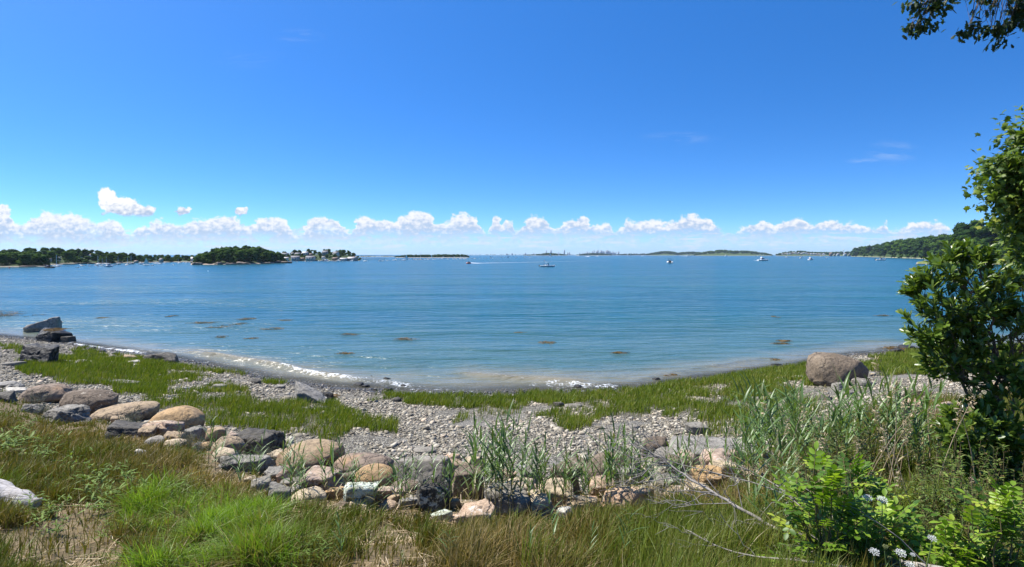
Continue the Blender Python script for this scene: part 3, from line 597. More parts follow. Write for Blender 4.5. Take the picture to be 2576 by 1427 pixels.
B_('boulder', 588, 708, 1084, 1150, 'dark', 'dark grey boulder with a hollow beside the rounded tan one', .6, 57, .8, soft=.05, disp=.16)
B_('boulder', 698, 864, 1103, 1186, 'tan', 'largest round tan boulder, darker towards the bottom', .25, 59, .85, disp=.06)
B_('boulder', 560, 690, 1140, 1190, 'grey', 'broad low grey rock partly hidden by grey foliage', .6, 60, .7)
B_('boulder', 842, 990, 1140, 1192, 'pinkbrown', 'broad low pinkish brown dome behind the golden one', .2, 62, .8, disp=.05)
B_('boulder', 892, 999, 1166, 1230, 'orange', 'golden brown egg shaped boulder', .12, 64, .9, disp=.04)
B_('boulder', 990, 1140, 1141, 1232, 'smooth', 'big smooth pale grey block with a flat sloping face', .75, 68, .8, soft=.05, disp=.05, skew=.05)
B_('boulder', 698, 756, 1158, 1222, 'pink', 'upright pink slab leaning left among the reeds', .85, 70, .5, skew=.6, soft=.04)
B_('boulder', 752, 870, 1180, 1246, 'pink', 'broad pink sloping slab in front of the largest round boulder', .8, 72, .7, skew=-.3, soft=.04)
B_('boulder', 816, 886, 1216, 1260, 'orange', 'orange edged wedge rock beside the green white rock', .9, 74, .7, soft=.03, skew=.3)
B_('boulder', 862, 952, 1212, 1282, 'lichen', 'greenish white lichen covered rock rising from the grass', .8, 77, .8, soft=.05, disp=.12)
B_('boulder', 729, 822, 1228, 1270, 'cream', 'cream coloured low boulder behind reed stems', .4, 79, .8)
B_('boulder', 676, 736, 1214, 1282, 'grey', 'dark cracked grey rock at the left end of the front row', .8, 80, .8, soft=.04)
B_('boulder', 928, 992, 1222, 1270, 'pink', 'mottled pink block right of the lichen covered rock', .8, 82, .8, soft=.04)
B_('boulder', 980, 1056, 1208, 1246, 'brown', 'flat topped brown stone below the smooth grey block', .5, 84, .7)
B_('boulder', 955, 1003, 1257, 1290, 'salmon', 'small rounded salmon coloured stone in front of the mottled pink block', .35, 86, .9)
B_('boulder', 1036, 1138, 1193, 1290, 'pied', 'black and cream blotched craggy rock below the smooth grey block', .85, 88, .8, soft=.035, disp=.16)
B_('boulder', 1072, 1140, 1281, 1320, 'lichen', 'pale grey green stone at the foot of the blotched rock', .7, 90, .8)
B_('boulder', 1000, 1070, 1245, 1280, 'grey', 'grey flat rock between the salmon stone and the blotched rock', .7, 91, .8)
B_('boulder', 1130, 1220, 1176, 1262, 'brown', 'pinkish grey leaning boulder right of the smooth block', .75, 93, .8, skew=.25, soft=.05)
B_('boulder', 1146, 1246, 1256, 1335, 'salmon', 'large pink and white slab sloping down into the grass', .75, 95, .8, skew=.35, soft=.05)
B_('boulder', 1222, 1334, 1226, 1306, 'smooth', 'big angular pale grey rock behind the thickest reeds', .85, 97, .8, soft=.04)
B_('boulder', 1328, 1394, 1240, 1306, 'cream', 'upright cream boulder right of the angular grey rock', .6, 99, .8)
B_('boulder', 1370, 1466, 1164, 1256, 'brown', 'tall grey brown boulder with a triangular face', .7, 101, .85, soft=.06)
B_('boulder', 1464, 1616, 1132, 1222, 'brown', 'largest smooth dark brown boulder behind the reeds at right', .22, 103, .8, disp=.05)
B_('boulder', 1478, 1550, 1194, 1252, 'salmon', 'rounded orange pink boulder with a crack', .4, 105, .9)
B_('boulder', 1424, 1504, 1236, 1290, 'cream', 'whitish cracked boulder below the rounded orange pink one', .7, 107, .8, soft=.05)
B_('boulder', 1400, 1450, 1275, 1312, 'white', 'small white grey stone sunk in the grass below the whitish boulder', .6, 108, .8, cat='stone')
B_('boulder', 1516, 1648, 1216, 1290, 'salmon', 'broad pale salmon boulder at the right end of the front row', .6, 110, .8, disp=.12)
B_('boulder', 1654, 1932, 1108, 1168, 'ledge', 'long flat topped grey ledge with a dark hollow under it', .7, 112, .4, skew=.05, soft=.05)
B_('boulder', 1742, 1822, 1176, 1236, 'orange', 'tan orange rock standing below the long ledge', .7, 114, .8)
B_('boulder', 1812, 1936, 1176, 1212, 'pink', 'pale pink low rock right of the tan orange one', .7, 116, .6)
B_('boulder', 1640, 1716, 1196, 1248, 'smooth', 'pale grey rock behind reeds left of the tan orange one', .6, 118, .8)
B_('boulder', 1722, 1790, 1062, 1094, 'grey', 'grey dome shaped rock on the open pebble beach', .55, 120, .8, skew=-.1)
B_('boulder', 2041, 2177, 888, 972, 'bigbrown', 'huge round brown boulder standing alone on the right shore', .45, 122, .8, disp=.07, skew=-.3)
B_('boulder', 2046, 2100, 985, 1010, 'smooth', 'pale flat rock just below the huge brown boulder', .7, 124, .8, cat='stone')
B_('boulder', 2096, 2136, 962, 982, 'grey', 'squarish grey stone at the foot of the huge brown boulder', .8, 126, .8, cat='stone')
B_('boulder', 2146, 2192, 950, 974, 'smooth', 'rounded grey stone right of the foot of the huge brown boulder', .5, 128, .8, cat='stone')
B_('boulder', 2258, 2332, 1001, 1078, 'salmon', 'pale pink pointed boulder beside the glossy bush', .7, 130, .8, soft=.05)
B_('boulder', 2330, 2398, 1006, 1060, 'pink', 'pinkish low boulder between the pointed one and the glossy bush', .6, 132, .8)
B_('boulder', 2250, 2340, 976, 1004, 'brown', 'flat brown ledge above the pale pink pointed boulder', .8, 134, .6, soft=.04)
B_('boulder', 2130, 2180, 1080, 1125, 'pink', 'pale pink rock showing through the weeds below the huge boulder', .7, 136, .8)
B_('boulder', 732, 834, 961, 1014, 'ledge', 'pale sloping ledge on the beach at the edge of the foam', .85, 138, .7, skew=-1.3, soft=.045, disp=.10, tilt=-.2)
B_('boulder', 806, 842, 985, 1006, 'black', 'clump of wet dark rock with brown weed at the ledge end', .7, 140, .8, disp=.2)
B_('boulder', 262, 358, 955, 970, 'grey', 'long flat grey stone lying in the left salt grass', .6, 142, .5)
# rocks that fill the gaps of the boulder row
rq = np.random.default_rng(17)
for i in range(90):
    dx = rq.uniform(300, 1930); top = np.interp(dx, [300, 520, 720, 900, 1140, 1460, 1650, 1930], [1075, 1095, 1150, 1165, 1170, 1180, 1150, 1140]); bot = np.interp(dx, [300, 480, 690, 860, 1080, 1240, 1420, 1650, 1930], [1100, 1120, 1262, 1286, 1318, 1325, 1310, 1285, 1212])
    dy = rq.uniform(top, bot); w = rq.uniform(24, 64) * (1.5 if dx > 1080 else 1.05); hh = w * rq.uniform(.5, .8)
    B_('boulder', dx - w / 2, dx + w / 2, dy - hh, dy, ('smooth', 'pink', 'tan', 'salmon', 'cream', 'brown', 'salmon', 'grey', 'cream', 'tan')[i % 10], 'smaller rock filling a gap in the boulder row', rq.uniform(.52, 1.), 500 + i, .85, 'rock', rq.uniform(-.3, .3), .6, 'smaller rocks in the gaps of the boulder row', None, .05, .13, 0., 0., 4)
# stones of the beach
for i, (x0, x1, y0, y1, mt) in enumerate(((0, 62, 908, 922, 'smooth'), (148, 180, 906, 914, 'white'), (176, 232, 905, 914, 'white'), (318, 356, 906, 918, 'white'), (304, 346, 892, 906, 'tan'), (514, 534, 962, 970, 'white'), (536, 570, 966, 978, 'grey'), (494, 512, 972, 982, 'white'), (330, 350, 915, 921, 'white'), (196, 212, 908, 915, 'smooth'),
    (630, 655, 955, 966, 'dark'), (690, 720, 968, 978, 'grey'), (880, 910, 1040, 1050, 'smooth'), (895, 920, 1052, 1062, 'smooth'), (868, 884, 1058, 1068, 'grey'), (800, 824, 1022, 1034, 'dark'), (978, 1010, 1000, 1012, 'dark'), (1040, 1100, 1126, 1140, 'smooth'), (1392, 1420, 1010, 1024, 'dark'), (1420, 1466, 1014, 1026, 'smooth'), (1570, 1612, 1068, 1082, 'smooth'), (1540, 1580, 1124, 1140, 'dark'),
    (1946, 1976, 948, 956, 'white'), (1992, 2020, 944, 952, 'white'), (1890, 1930, 996, 1012, 'grey'), (1894, 1920, 934, 942, 'white'), (2120, 2150, 982, 996, 'smooth'), (2180, 2206, 936, 946, 'smooth'), (2500, 2560, 960, 990, 'tan'), (1336, 1366, 1240, 1252, 'grey'), (742, 760, 1038, 1046, 'tan'), (458, 476, 972, 980, 'white'), (120, 150, 1042, 1060, 'tan'), (40, 70, 1090, 1098, 'smooth'), (226, 250, 1118, 1124, 'tan'))):
    o = B_('stone', x0, x1, y0, y1, mt, 'small loose stone lying on the beach or in the grass', .55, 200 + i, .8, cat='stone', group='small loose stones', sub=3)
# wet rocks awash at the edge
for i, (x0, x1, y0, y1) in enumerate(((964, 986, 948, 958), (890, 915, 962, 972), (910, 932, 967, 975), (966, 990, 974, 984), (1006, 1024, 966, 974), (1440, 1464, 968, 976), (930, 944, 944, 950), (830, 850, 936, 942), (100, 122, 850, 858), (210, 240, 872, 880), (246, 270, 878, 886), (280, 300, 886, 894), (1640, 1668, 948, 956), (1940, 1968, 914, 920), (2240, 2280, 876, 890), (2262, 2300, 868, 878))):
    B_('stone', x0, x1, y0, y1, 'black', 'wet black rock awash at the water edge', .6, 300 + i, .8, cat='stone', group='wet rocks at the water edge', sub=3)
# ------------------------------------------------------------------ weathered driftwood log
m, t = newmat('driftwood'); g = t.n('ShaderNodeTexCoord').outputs['Object']
n = t.noise(t.vm('MULTIPLY', g, (3., 40., 40.)), 1., 5, .6); c = ramp(t, n, [(.3, (.17, .15, .13)), (.5, (.42, .39, .36)), (.7, (.60, .56, .53))])
out(t, princ(t, c, .85, t.bump(n, .8, .02), .2)); drift = m
a = hitd(-60, 1262); b = hitd(92, 1284)
q = np.linspace(0, 1, 14)[:, None]; P = a[None] * (1 - q) + b[None] * q - a[None]; P[:, 2] += .05 + .05 * (1 - q[:, 0]); P[:, 1] += .03 * np.sin(q[:, 0] * 5)
lg = MB(); lg.tube(P, .125 * (1 - .55 * q[:, 0] ** 3) * (1 + .12 * np.sin(q[:, 0] * 9)), 14)
Vv = lg.V[0]; Vv += .025 * (fbm(Vv * (3, 14, 14), 3, 4)[:, None] - .5) * 2
log = lg.build('driftwood_log', drift, None, a, True); tag(log, 'grey weathered driftwood log lying in the grass at the left edge', 'log')
st = MB(); st.tube(np.array([P[11], P[11] + (.10, -.01, .03), P[11] + (.17, .0, .05)]), [.03, .022, .01], 7); st.build('branch_stub', drift, log, None, True)
# ------------------------------------------------------------------ brown seaweed afloat and ashore
weedm = leafmat('rockweed', [(0, (.07, .05, .022)), (.5, (.16, .10, .04)), (1, (.22, .14, .055))], .85, .15, .1)
def seaweed(x0, x1, y, thick, label, grp=None, hgt=.015, n=70):
    c = hitd((x0 + x1) / 2, y); c[2] = max(c[2], 0.); w = (x1 - x0) / DS / F * c[1]; dpt = max(thick / DS / F * c[1] ** 2 / EYE, .12)
    r = np.random.default_rng(int(x0 * 7 + y)); K = n; a = r.uniform(0, 6.283, K); q = np.sqrt(r.random(K)); k = r.normal(size=(K, 2)) * .25
    X = (np.cos(a) * q + k[:, 0]) * w / 2; Y = (np.sin(a) * q + k[:, 1]) * dpt / 2
    keep = fb2(X * 3 / max(w, .4) + c[0], Y * 3 / max(dpt, .2) + c[1], 3, 5) > .50; X, Y = X[keep], Y[keep]; K = len(X)
    th = r.uniform(-.6, .6, K) + r.choice([0, math.pi], K); L = r.uniform(.08, .34, K) * min(1, w); ww = r.uniform(.008, .02, K)
    Z = hgt * np.exp(-((X / (w / 2)) ** 2 + (Y / (dpt / 2)) ** 2)) * r.random(K) + .012
    s = np.linspace(-1, 1, 4)[None]; cx = X[:, None] + np.cos(th)[:, None] * L[:, None] * s; cyy = Y[:, None] + np.sin(th)[:, None] * L[:, None] * s + .05 * s ** 2; cz = Z[:, None] + .03 * (1 - s ** 2) * r.random((K, 1)) - .02 * s ** 2
    nx, ny = -np.sin(th)[:, None] * ww[:, None], np.cos(th)[:, None] * ww[:, None]
    V = np.stack([np.stack([cx - nx, cyy - ny, cz], -1), np.stack([cx + nx, cyy + ny, cz + .012], -1)], 2).reshape(-1, 3)
    f = (np.array([(0, 1, 3, 2), (2, 3, 5, 4), (4, 5, 7, 6)])[None] + 8 * np.arange(K)[:, None, None]).reshape(-1, 4)
    o = ob('seaweed_clump', me_np('seaweed_clump', V, [f], [weedm], False, {'var': np.repeat(r.random(K), 8)}), None, c); tag(o, label, 'seaweed', grp)
fl = 'patch of brown seaweed floating on the water'
for (x0, x1, y, th) in ((0, 40, 772, 4), (40, 110, 770, 5), (520, 578, 824, 8), (480, 540, 812, 4), (592, 625, 815, 5), (600, 640, 803, 4), (664, 704, 828, 5), (700, 730, 806, 3), (420, 442, 796, 3), (855, 895, 842, 4), (985, 1045, 854, 6), (1360, 1395, 863, 6), (1296, 1320, 838, 3), (1545, 1580, 888, 4), (1950, 1990, 867, 8), (1935, 1960, 904, 5), (1945, 1958, 797, 4), (1960, 1990, 858, 4), (2205, 2235, 778, 3), (240, 270, 800, 3), (130, 150, 812, 3), (1660, 1700, 944, 5), (540, 570, 848, 3), (620, 650, 852, 3), (850, 885, 890, 4)):
    seaweed(x0, x1, y, th, fl, 'seaweed patches afloat in the cove')
seaweed(-40, 36, 790, 14, 'high brown heap of seaweed at the left edge of the water', None, .45, 420)
seaweed(108, 168, 833, 10, 'mat of golden brown weed lying over the dark wet rock', None, .1, 200)
mat_ = COL.objects[-1]; rk_ = [q for q in COL.objects if 'draped with brown' in q.get('label', '')][0]; mat_.location = rk_.location + Vector((.1, -.25, max(v.co.z for v in rk_.data.vertices) - .10)); mat_.scale = (.7, .6, 1.)
seaweed(810, 842, 1000, 10, 'brown weed draped at the end of the pale sloping ledge', None, .12, 160)
seaweed(2236, 2310, 880, 12, 'dark heap of weed washed up at the right shore', None, .15, 240)
# ------------------------------------------------------------------ distant shores
def hillmat(name, low, mid, high, z0, z1):
    m, t = newmat(name); P_ = pos(t); z = t.sep(P_)[2]; n = t.noise(P_, .25, 5, .65); n2 = t.noise(P_, 1.6, 4, .7)
    zz = t.m('ADD', z, t.m('MULTIPLY', t.m('SUBTRACT', n2, .5), z1 * .8))
    c = t.mix(t.ss(zz, z0, z1), t.mix(t.ss(n2, .4, .6), low, tuple(x * .6 for x in low)), t.mix(t.ss(n, .35, .65), mid, high))
    out(t, princ(t, c, .9, t.bump(n2, .6, .5), .2)); return m
HM = {'left': hillmat('wooded_slope', (.27, .235, .19), (.025, .045, .012), (.05, .075, .02), .25, .6),
      'isle': hillmat('island_slope', (.42, .33, .26), (.035, .055, .015), (.06, .085, .025), .45, .9),
      'right': hillmat('bluff_slope', (.36, .34, .22), (.035, .06, .014), (.045, .07, .018), .6, 1.5),
      'far': hillmat('far_island_slope', (.40, .37, .31), (.04, .075, .02), (.085, .115, .03), .5, 1.2)}
class Mound:
    """a shore rising from the waterline: (px, depth of waterline, depth of ridge, ridge height)"""
    def __init__(s, rows): a = np.array(rows, float); s.px, s.Yf, s.Yr, s.zr = a.T
    def pt(s, px, q):
        Yf, Yr, zr = (np.interp(px, s.px, v) for v in (s.Yf, s.Yr, s.zr)); Y = Yf + (Yr - Yf) * q
        k = np.clip(q, 0, 2); z = np.where(k < .06, .5 * k / .06 - .15, .35 + (zr - .35) * np.sin(np.clip((k - .06) / .94, 0, 2) * np.pi / 2) ** .9)
        z = np.where(k > 1, zr * (1 - .55 * (k - 1)), z)
        X = (px - HX) / F * Y; return X, Y, z
    def build(s, label, mat, n=120, name='hill'):
        px = np.linspace(s.px[0], s.px[-1], n); q = np.concatenate([[-.03, 0, .03, .06], np.linspace(.09, 1.8, 22)])
        PX, Q = np.meshgrid(px, q); X, Y, z = s.pt(PX, Q); z = np.where(Q < 0, -1.5, z)
        ed = np.minimum(sstep(PX, px[0], px[0] + .03 * (px[-1] - px[0])), 1 - sstep(PX, px[-1] - .03 * (px[-1] - px[0]), px[-1])); z = z * ed - .6 * (1 - ed)
        z = z + np.where(Q > .02, .10 * np.minimum(s.zr.max(), 5) * (fb2(X * .12, Y * .12, 4, 91) - .5), 0); m_ = n; k = len(q)
        i = np.arange(k - 1)[:, None] * m_; j = np.arange(m_ - 1)[None]; f = np.stack([i + j, i + j + 1, i + m_ + j + 1, i + m_ + j], -1).reshape(-1, 4)
        o = ob(name, me_np(name, np.stack([X.ravel(), Y.ravel(), z.ravel()], -1), [f], [mat], True)); tag(o, label, None, None, 'structure'); return o
def ztop(py, Y): return EYE + (HY - py) / F * Y
# tree prototypes: unit height, crown of leaf clumps on lobes, trunk
treem = {k: leafmat('far_foliage', st, .85, .2, .05, noise_amt=.8, noise_scale=.22) for k, st in {
  0: [(0, (.014, .036, .007)), (.5, (.042, .088, .012)), (1, (.092, .145, .020))],
  1: [(0, (.022, .050, .008)), (.5, (.060, .112, .014)), (1, (.13, .175, .026))],
  2: [(0, (.010, .028, .008)), (.5, (.026, .058, .013)), (1, (.056, .092, .018))]}.items()}
barkm = plain('bark', (.10, .085, .065), .9, .4, 6.)
def crown_np(seed, wide=.50, nl=13, cards=760, z0=.04, cs=.045):
    r = np.random.default_rng(seed); MBk = MB(); C = []
    for k in range(nl):
        a = r.uniform(0, 6.283); zz = r.uniform(0, 1); rr = wide * math.sqrt(max(.05, 1 - (zz * 1.05 - .25) ** 2)) * r.uniform(.25, .78)
        C.append((math.cos(a) * rr, math.sin(a) * rr, z0 + .13 + zz * (.80 - z0), r.uniform(.13, .22)))
    C.append((0, 0, .55, .28)); C.append((r.uniform(-.08, .08), r.uniform(-.08, .08), .82, .17))
    for (x, y, z, q) in C:
        V, f = ICO[2]; V = V * (1 + .35 * (fbm(V * 2.2 + x * 9 + z * 5, 3, seed)[:, None] - .5) * 2) * q * .9; MBk.add(V * (1, 1, .85) + (x, y, z), f, .42)
    C = np.array(C); i = r.integers(0, len(C), cards); U = r.normal(size=(cards, 3)); U /= np.linalg.norm(U, axis=1)[:, None]
    P = C[i, :3] + U * C[i, 3:] * r.uniform(.8, 1.25, (cards, 1)) * (1, 1, .88)
    N_ = U + r.normal(0, .6, (cards, 3)); N_ /= np.linalg.norm(N_, axis=1)[:, None]
    T1 = np.cross(N_, r.normal(size=(cards, 3))); T1 /= np.linalg.norm(T1, axis=1)[:, None]; T2 = np.cross(N_, T1); s = cs * r.uniform(.5, 1.3, (cards, 1))
    V = np.stack([P - T1 * s, P - T2 * s * .8, P + T1 * s, P + T2 * s * .8], 1).reshape(-1, 3); MBk.add(V, np.arange(4 * cards).reshape(-1, 4), np.repeat(np.clip(r.normal(.5, .25, cards), 0, 1), 4))
    return MBk
def far_tree_mesh(seed, mk, **k):
    cr = crown_np(seed, **k); nC3, nC4 = sum(map(len, cr.F3)), sum(map(len, cr.F4)); n3, n4 = len(cr.F3), len(cr.F4)
    cr.tube([(0, 0, -.12), (.01, 0, .25), (0, .01, .6)], [.035, .025, .012], 6)
    f3a, f4a = np.concatenate(cr.F3[:n3]), np.concatenate(cr.F4[:n4]); f3b = np.concatenate(cr.F3[n3:]); f4b = np.concatenate(cr.F4[n4:])
    return me_np('tree', np.concatenate(cr.V), [f3a, f4a, f3b, f4b], [treem[mk], barkm], False, {'var': np.concatenate(cr.A)}, [0, 0, 1, 1])
TM = [far_tree_mesh(11, 0), far_tree_mesh(12, 1), far_tree_mesh(13, 0, wide=.44), far_tree_mesh(14, 1, wide=.56), far_tree_mesh(15, 2, wide=.46), far_tree_mesh(16, 2, wide=.40, nl=15), far_tree_mesh(17, 1, wide=.58, nl=15)]
def tree(x, y, z, hgt, k, label, group, wide=1., name='tree'):
    o = ob(name, TM[k], None, (x, y, z)); o.scale = (hgt * wide, hgt * wide, hgt); o.rotation_euler = (0, 0, random.uniform(0, 6.28)); tag(o, label, 'tree', group); return o
def stand(mound, n, q0, q1, h0, h1, label, group, seed, kinds=(0, 1, 2, 3, 4, 6), px0=None, px1=None, tops=None, wide=1.):
    """trees spread over a mound; tops caps the silhouette"""
    r = np.random.default_rng(seed); px0 = mound.px[0] if px0 is None else px0; px1 = mound.px[-1] if px1 is None else px1
    for i in range(n):
        px = px0 + (px1 - px0) * ((i * .618034 + r.uniform(0, .35 / n * 10)) % 1); q = q0 + (q1 - q0) * ((i + r.random()) / n)
        X, Y, z = (float(v) for v in mound.pt(np.array(px), np.array(q))); hh = r.uniform(h0, h1)
        if tops is not None:
            lim = ztop(np.interp(px, *tops) + r.uniform(-.3, 1.), Y) - z; hh = min(hh, max(lim, h0 * .35)) if q < .9 else min(max(lim, h0 * .5), h1 * 1.5)
        tree(X, Y, z - .05 * hh, hh, int(r.choice(kinds)), label, group, r.uniform(.95, 1.35) * wide)
# the far left hillside
tp = (np.array([-60, 0, 16, 32, 48, 64, 80, 95, 111, 127, 143, 159, 183, 200]), np.array([251, 250.3, 248.8, 247.2, 247.5, 248.4, 249.2, 250, 251.5, 253.1, 254.3, 255.1, 254.7, 255.2]))
hl = Mound([(x, yf, yf + 150, max(ztop(np.interp(x, *tp), yf + 150) - 5.4, 1.)) for x, yf in ((-60, 335), (0, 335), (40, 340), (56, 350), (75, 390), (110, 407), (130, 430), (165, 470), (205, 480))])
hl.build('low wooded hillside across the bay at left', HM['left'])
stand(hl, 98, .04, 1.02, 5.2, 7.4, 'round broadleaf tree on the hillside across the bay at left', 'trees of the left hillside', 1, tops=tp, px1=203)
# the near wooded point at the left edge
nl_ = Mound([(-90, 288, 312, 1.6), (-20, 288, 312, 1.6), (20, 291, 312, 1.4), (38, 296, 312, 1.0), (50, 304, 312, .3)]); nl_.build('low wooded point at the left edge of the bay', HM['left'])
tn_ = (np.array([-60, 0, 8, 14, 24, 35, 42, 46, 50]), np.array([253, 253.3, 252, 252.5, 253.4, 254, 253.8, 255, 260]))
stand(nl_, 17, .2, 1., 5.4, 6.6, 'dark tree on the low point at the left edge of the bay', 'trees of the left point', 2, (0, 1, 0, 2, 6), -14, 45.5, tn_, 1.1)
# the wooded island
ti = (np.array([194, 196, 200, 205.5, 217, 229, 247.5, 260, 267.6, 275, 281.6, 285.5, 290]), np.array([262, 257, 253.2, 250, 247.4, 246.6, 245.8, 247, 249.3, 250.9, 253.6, 259, 262]))
il = Mound([(x, yf, yf + 34, max(ztop(np.interp(x, *ti), yf + 34) - 6.3, .5)) for x, yf in ((189, 352), (200, 356), (225, 362), (245, 372), (262, 392), (282, 425), (294, 440))])
il.build('wooded island with a pale rocky shore in the bay', HM['isle'])
stand(il, 58, .12, 1.05, 5.2, 7.4, 'dense dark tree on the wooded island in the bay', 'trees of the wooded island', 3, (0, 1, 2, 3, 6, 0, 2), 197, 284, ti, .95)
rk = rockmat('shore_ledge', (.15, .135, .12), (.24, .205, .175), (.34, .28, .24), None, 0, .2, .6, .8, .8, .3)
def ledge(px0, px1, Y, hgt, label, seed, dep=7.):
    P = rock_np(seed, .8, 12, .05, .25, 3); P[:, 2] = np.where(P[:, 2] < 0, P[:, 2] * .4, P[:, 2]); w = (px1 - px0) / F * Y; mn, mx_ = P.min(0), P.max(0)
    P = (P - (mn + mx_) / 2) / (mx_ - mn) * (w, dep, hgt * 1.5) + (0, 0, hgt * .3)
    P[:, 2] += hgt * .5 * (fbm(P * (.5, .5, 1.2), 3, seed) - .5); o = ob('rock_ledge', me_np('rock_ledge', P, [ICO[3][1]], [rk], False), None, (((px0 + px1) / 2 - HX) / F * Y, Y, 0)); tag(o, label, 'rock ledge')
for i, a in enumerate(((192, 204, 353, 1.5, 'jagged dark ledge at the left tip of the wooded island'), (216, 222, 360, 1.5, 'small pointed ledge on the pale beach of the wooded island'), (226, 236, 363, 1.1, 'low mossy ledge midway along the island shore'), (234, 251, 368, 1.5, 'high grey ledge midway along the island shore'), (258, 272, 396, .9, 'low flat ledge right of the middle of the island shore'), (270, 293, 420, 1.6, 'long knobbly grey ledge at the right tip of the wooded island'),
    (112, 124, 428, 1.1, 'dark ledge below the left hillside'), (60, 78, 372, .8, 'low grey ledge at the water left of the moored sailboats'), (72, 96, 388, .9, 'long low rocks at the foot of the left hillside'), (22, 34, 292, .6, 'low pale rocks under the left point'))): ledge(*a[:4], a[4], 400 + i)
# the point with houses
tq = (np.array([280, 291, 298.7, 306, 311, 318, 323.5, 330, 333.6, 337.5, 345, 350, 354.6, 360]), np.array([250.6, 251, 249.3, 250.3, 248.2, 250, 248.6, 248.6, 251.4, 250, 249.7, 250.2, 253.6, 256.9]))
pl = Mound([(x, yf, yf + 70, max(ztop(np.interp(x, *tq), yf + 70) - 5.2, .9)) for x, yf in ((274, 560), (300, 563), (330, 563), (348, 570), (361, 575))])
pl.build('low point crowded with houses right of the wooded island', HM['left'])
stand(pl, 20, .55, 1.08, 4.6, 6.6, 'round topped tree among the houses of the point', 'trees of the point', 4, (0, 1, 2, 3, 6), 283, 356, tq, 1.05)
stand(pl, 9, .2, .45, 3., 4.2, 'smaller tree near the waterfront of the point', 'waterfront trees of the point', 5, (0, 1, 3), 285, 352)
# woods of the right shore
tr_ = (np.array([852, 853.7, 858, 866.8, 877, 886, 894.3, 913.5, 929, 946, 960, 990]), np.array([253, 248.9, 247.2, 246.1, 244, 242.2, 240.4, 237.9, 236, 235, 234, 232]))
rw = Mound([(x, yf, yf * 1.09, max(ztop(np.interp(x, *tr_), yf * 1.09) - 15, 3.)) for x, yf in ((850, 1760), (856, 1690), (870, 1460), (893, 1110), (923, 850), (945, 760), (990, 660))])
rw.build('wooded bluff with a narrow pale beach on the right', HM['right'])
stand(rw, 78, .07, 1.03, 15, 22, 'dense dark green tree on the wooded bluff at right', 'trees of the right bluff', 6, (0, 1, 0, 2, 2, 4, 5), 853, 968, tr_, 1.1)
th_ = (np.array([944, 948, 952, 958, 965.6, 975, 990, 1010, 1060]), np.array([240, 233.5, 230, 225.6, 221, 219.4, 220, 221, 222]))
rh = Mound([(x, yf, yf + 80, max(ztop(np.interp(x, *th_), yf + 80) - 12, 3.)) for x, yf in ((943, 480), (955, 450), (975, 425), (1010, 400), (1070, 380))])
rh.build('steep near wooded hill behind the bushes at right', HM['right'])
stand(rh, 26, .07, 1.0, 10.5, 15, 'tall dark pine or oak on the steep hill behind the glossy bush', 'trees of the steep right hill', 7, (4, 5, 2, 5, 0), 949, 1050, th_)
sp = Mound([(914, 385, 430, .5), (920, 372, 432, .8), (932, 366, 440, 1.1), (950, 364, 440, 1.4), (1010, 360, 440, 1.5), (1070, 360, 440, 1.5)]); sp.build('low grassy spit running out from the right shore', hillmat('spit_turf', (.33, .31, .27), (.13, .16, .03), (.19, .21, .05), .15, .5), name='sand_spit')
for i, a in enumerate(((915, 926, 369, .5, 'low dark rocks at the tip of the grassy spit'), (934, 944, 380, .8, 'pale boulders at the right end of the grassy spit'), (978, 994, 372, .9, 'pale rocks on the shore right of the grassy spit'))): ledge(*a[:4], a[4], 430 + i, 3.)
# undergrowth between the trees, then far islands with their woods, each wood one mass
def mass(mound, n, hgt, label, seed, tops, mk, q0=.3, q1=1.05, nm='woods', wd=1.4):
    r = np.random.default_rng(seed); M_ = MB(); cr = [crown_np(500 + i, nl=5, cards=90, cs=.09, z0=.0) for i in range(3)]
    for i in range(n):
        px = r.uniform(mound.px[0] + .5, mound.px[-1] - .5); q = r.uniform(q0, q1); X, Y, z = (float(v) for v in mound.pt(np.array(px), np.array(q))); hh = hgt * r.uniform(.55, 1.15)
        lim = ztop(np.interp(px, *tops), Y) - z; hh = min(hh, max(lim, hgt * .25)); c = cr[i % 3]; a = r.uniform(0, 6.28); Rm = np.array([[math.cos(a), -math.sin(a), 0], [math.sin(a), math.cos(a), 0], [0, 0, 1]])
        n0 = 0
        V = np.concatenate(c.V) @ Rm.T * (hh * wd, hh * wd, hh) + (X, Y, z - .1 * hh); M_.V.append(V); M_.A.append(np.concatenate(c.A))
        M_.F3 += [f + M_.n for f in c.F3]; M_.F4 += [f + M_.n for f in c.F4]; M_.n += len(V)
    o = M_.build(nm, mk); tag(o, label, nm, None, 'stuff')
def isle(px, tops, yf, dep, th, n, hl_, wl_, seed, mk):
    tops = np.array(tops, float) - .45; a = (np.array(px, float), tops); mo = Mound([(x, yf, yf + dep, max(ztop(y, yf + dep) - th, .6)) for x, y in zip(px, tops)])
    mo.build(hl_, HM['far'], 60); mass(mo, n * 2, th * 1.25, wl_, seed, a, mk, .45, 1.08)
mass(hl, 300, 3.6, 'bushes between the houses of the left hillside', 31, tp, treem[0], .02, 1., 'undergrowth', 1.9)
mass(nl_, 30, 2.4, 'bushes under the trees of the left point', 32, tn_, treem[0], .15, 1., 'undergrowth', 1.6)
mass(il, 60, 2.6, 'bushes under the trees of the wooded island', 33, ti, treem[1], .10, 1., 'undergrowth', 1.6)
mass(pl, 70, 2.6, 'bushes between the houses of the point', 34, tq, treem[1], .08, 1., 'undergrowth', 1.8)
mass(rw, 200, 8.5, 'bushes under the trees of the right bluff', 35, tr_, treem[0], .03, .9, 'undergrowth', 1.9)
mass(rh, 90, 6.5, 'bushes under the trees of the steep right hill', 36, th_, treem[0], .05, .95, 'undergrowth', 1.8)
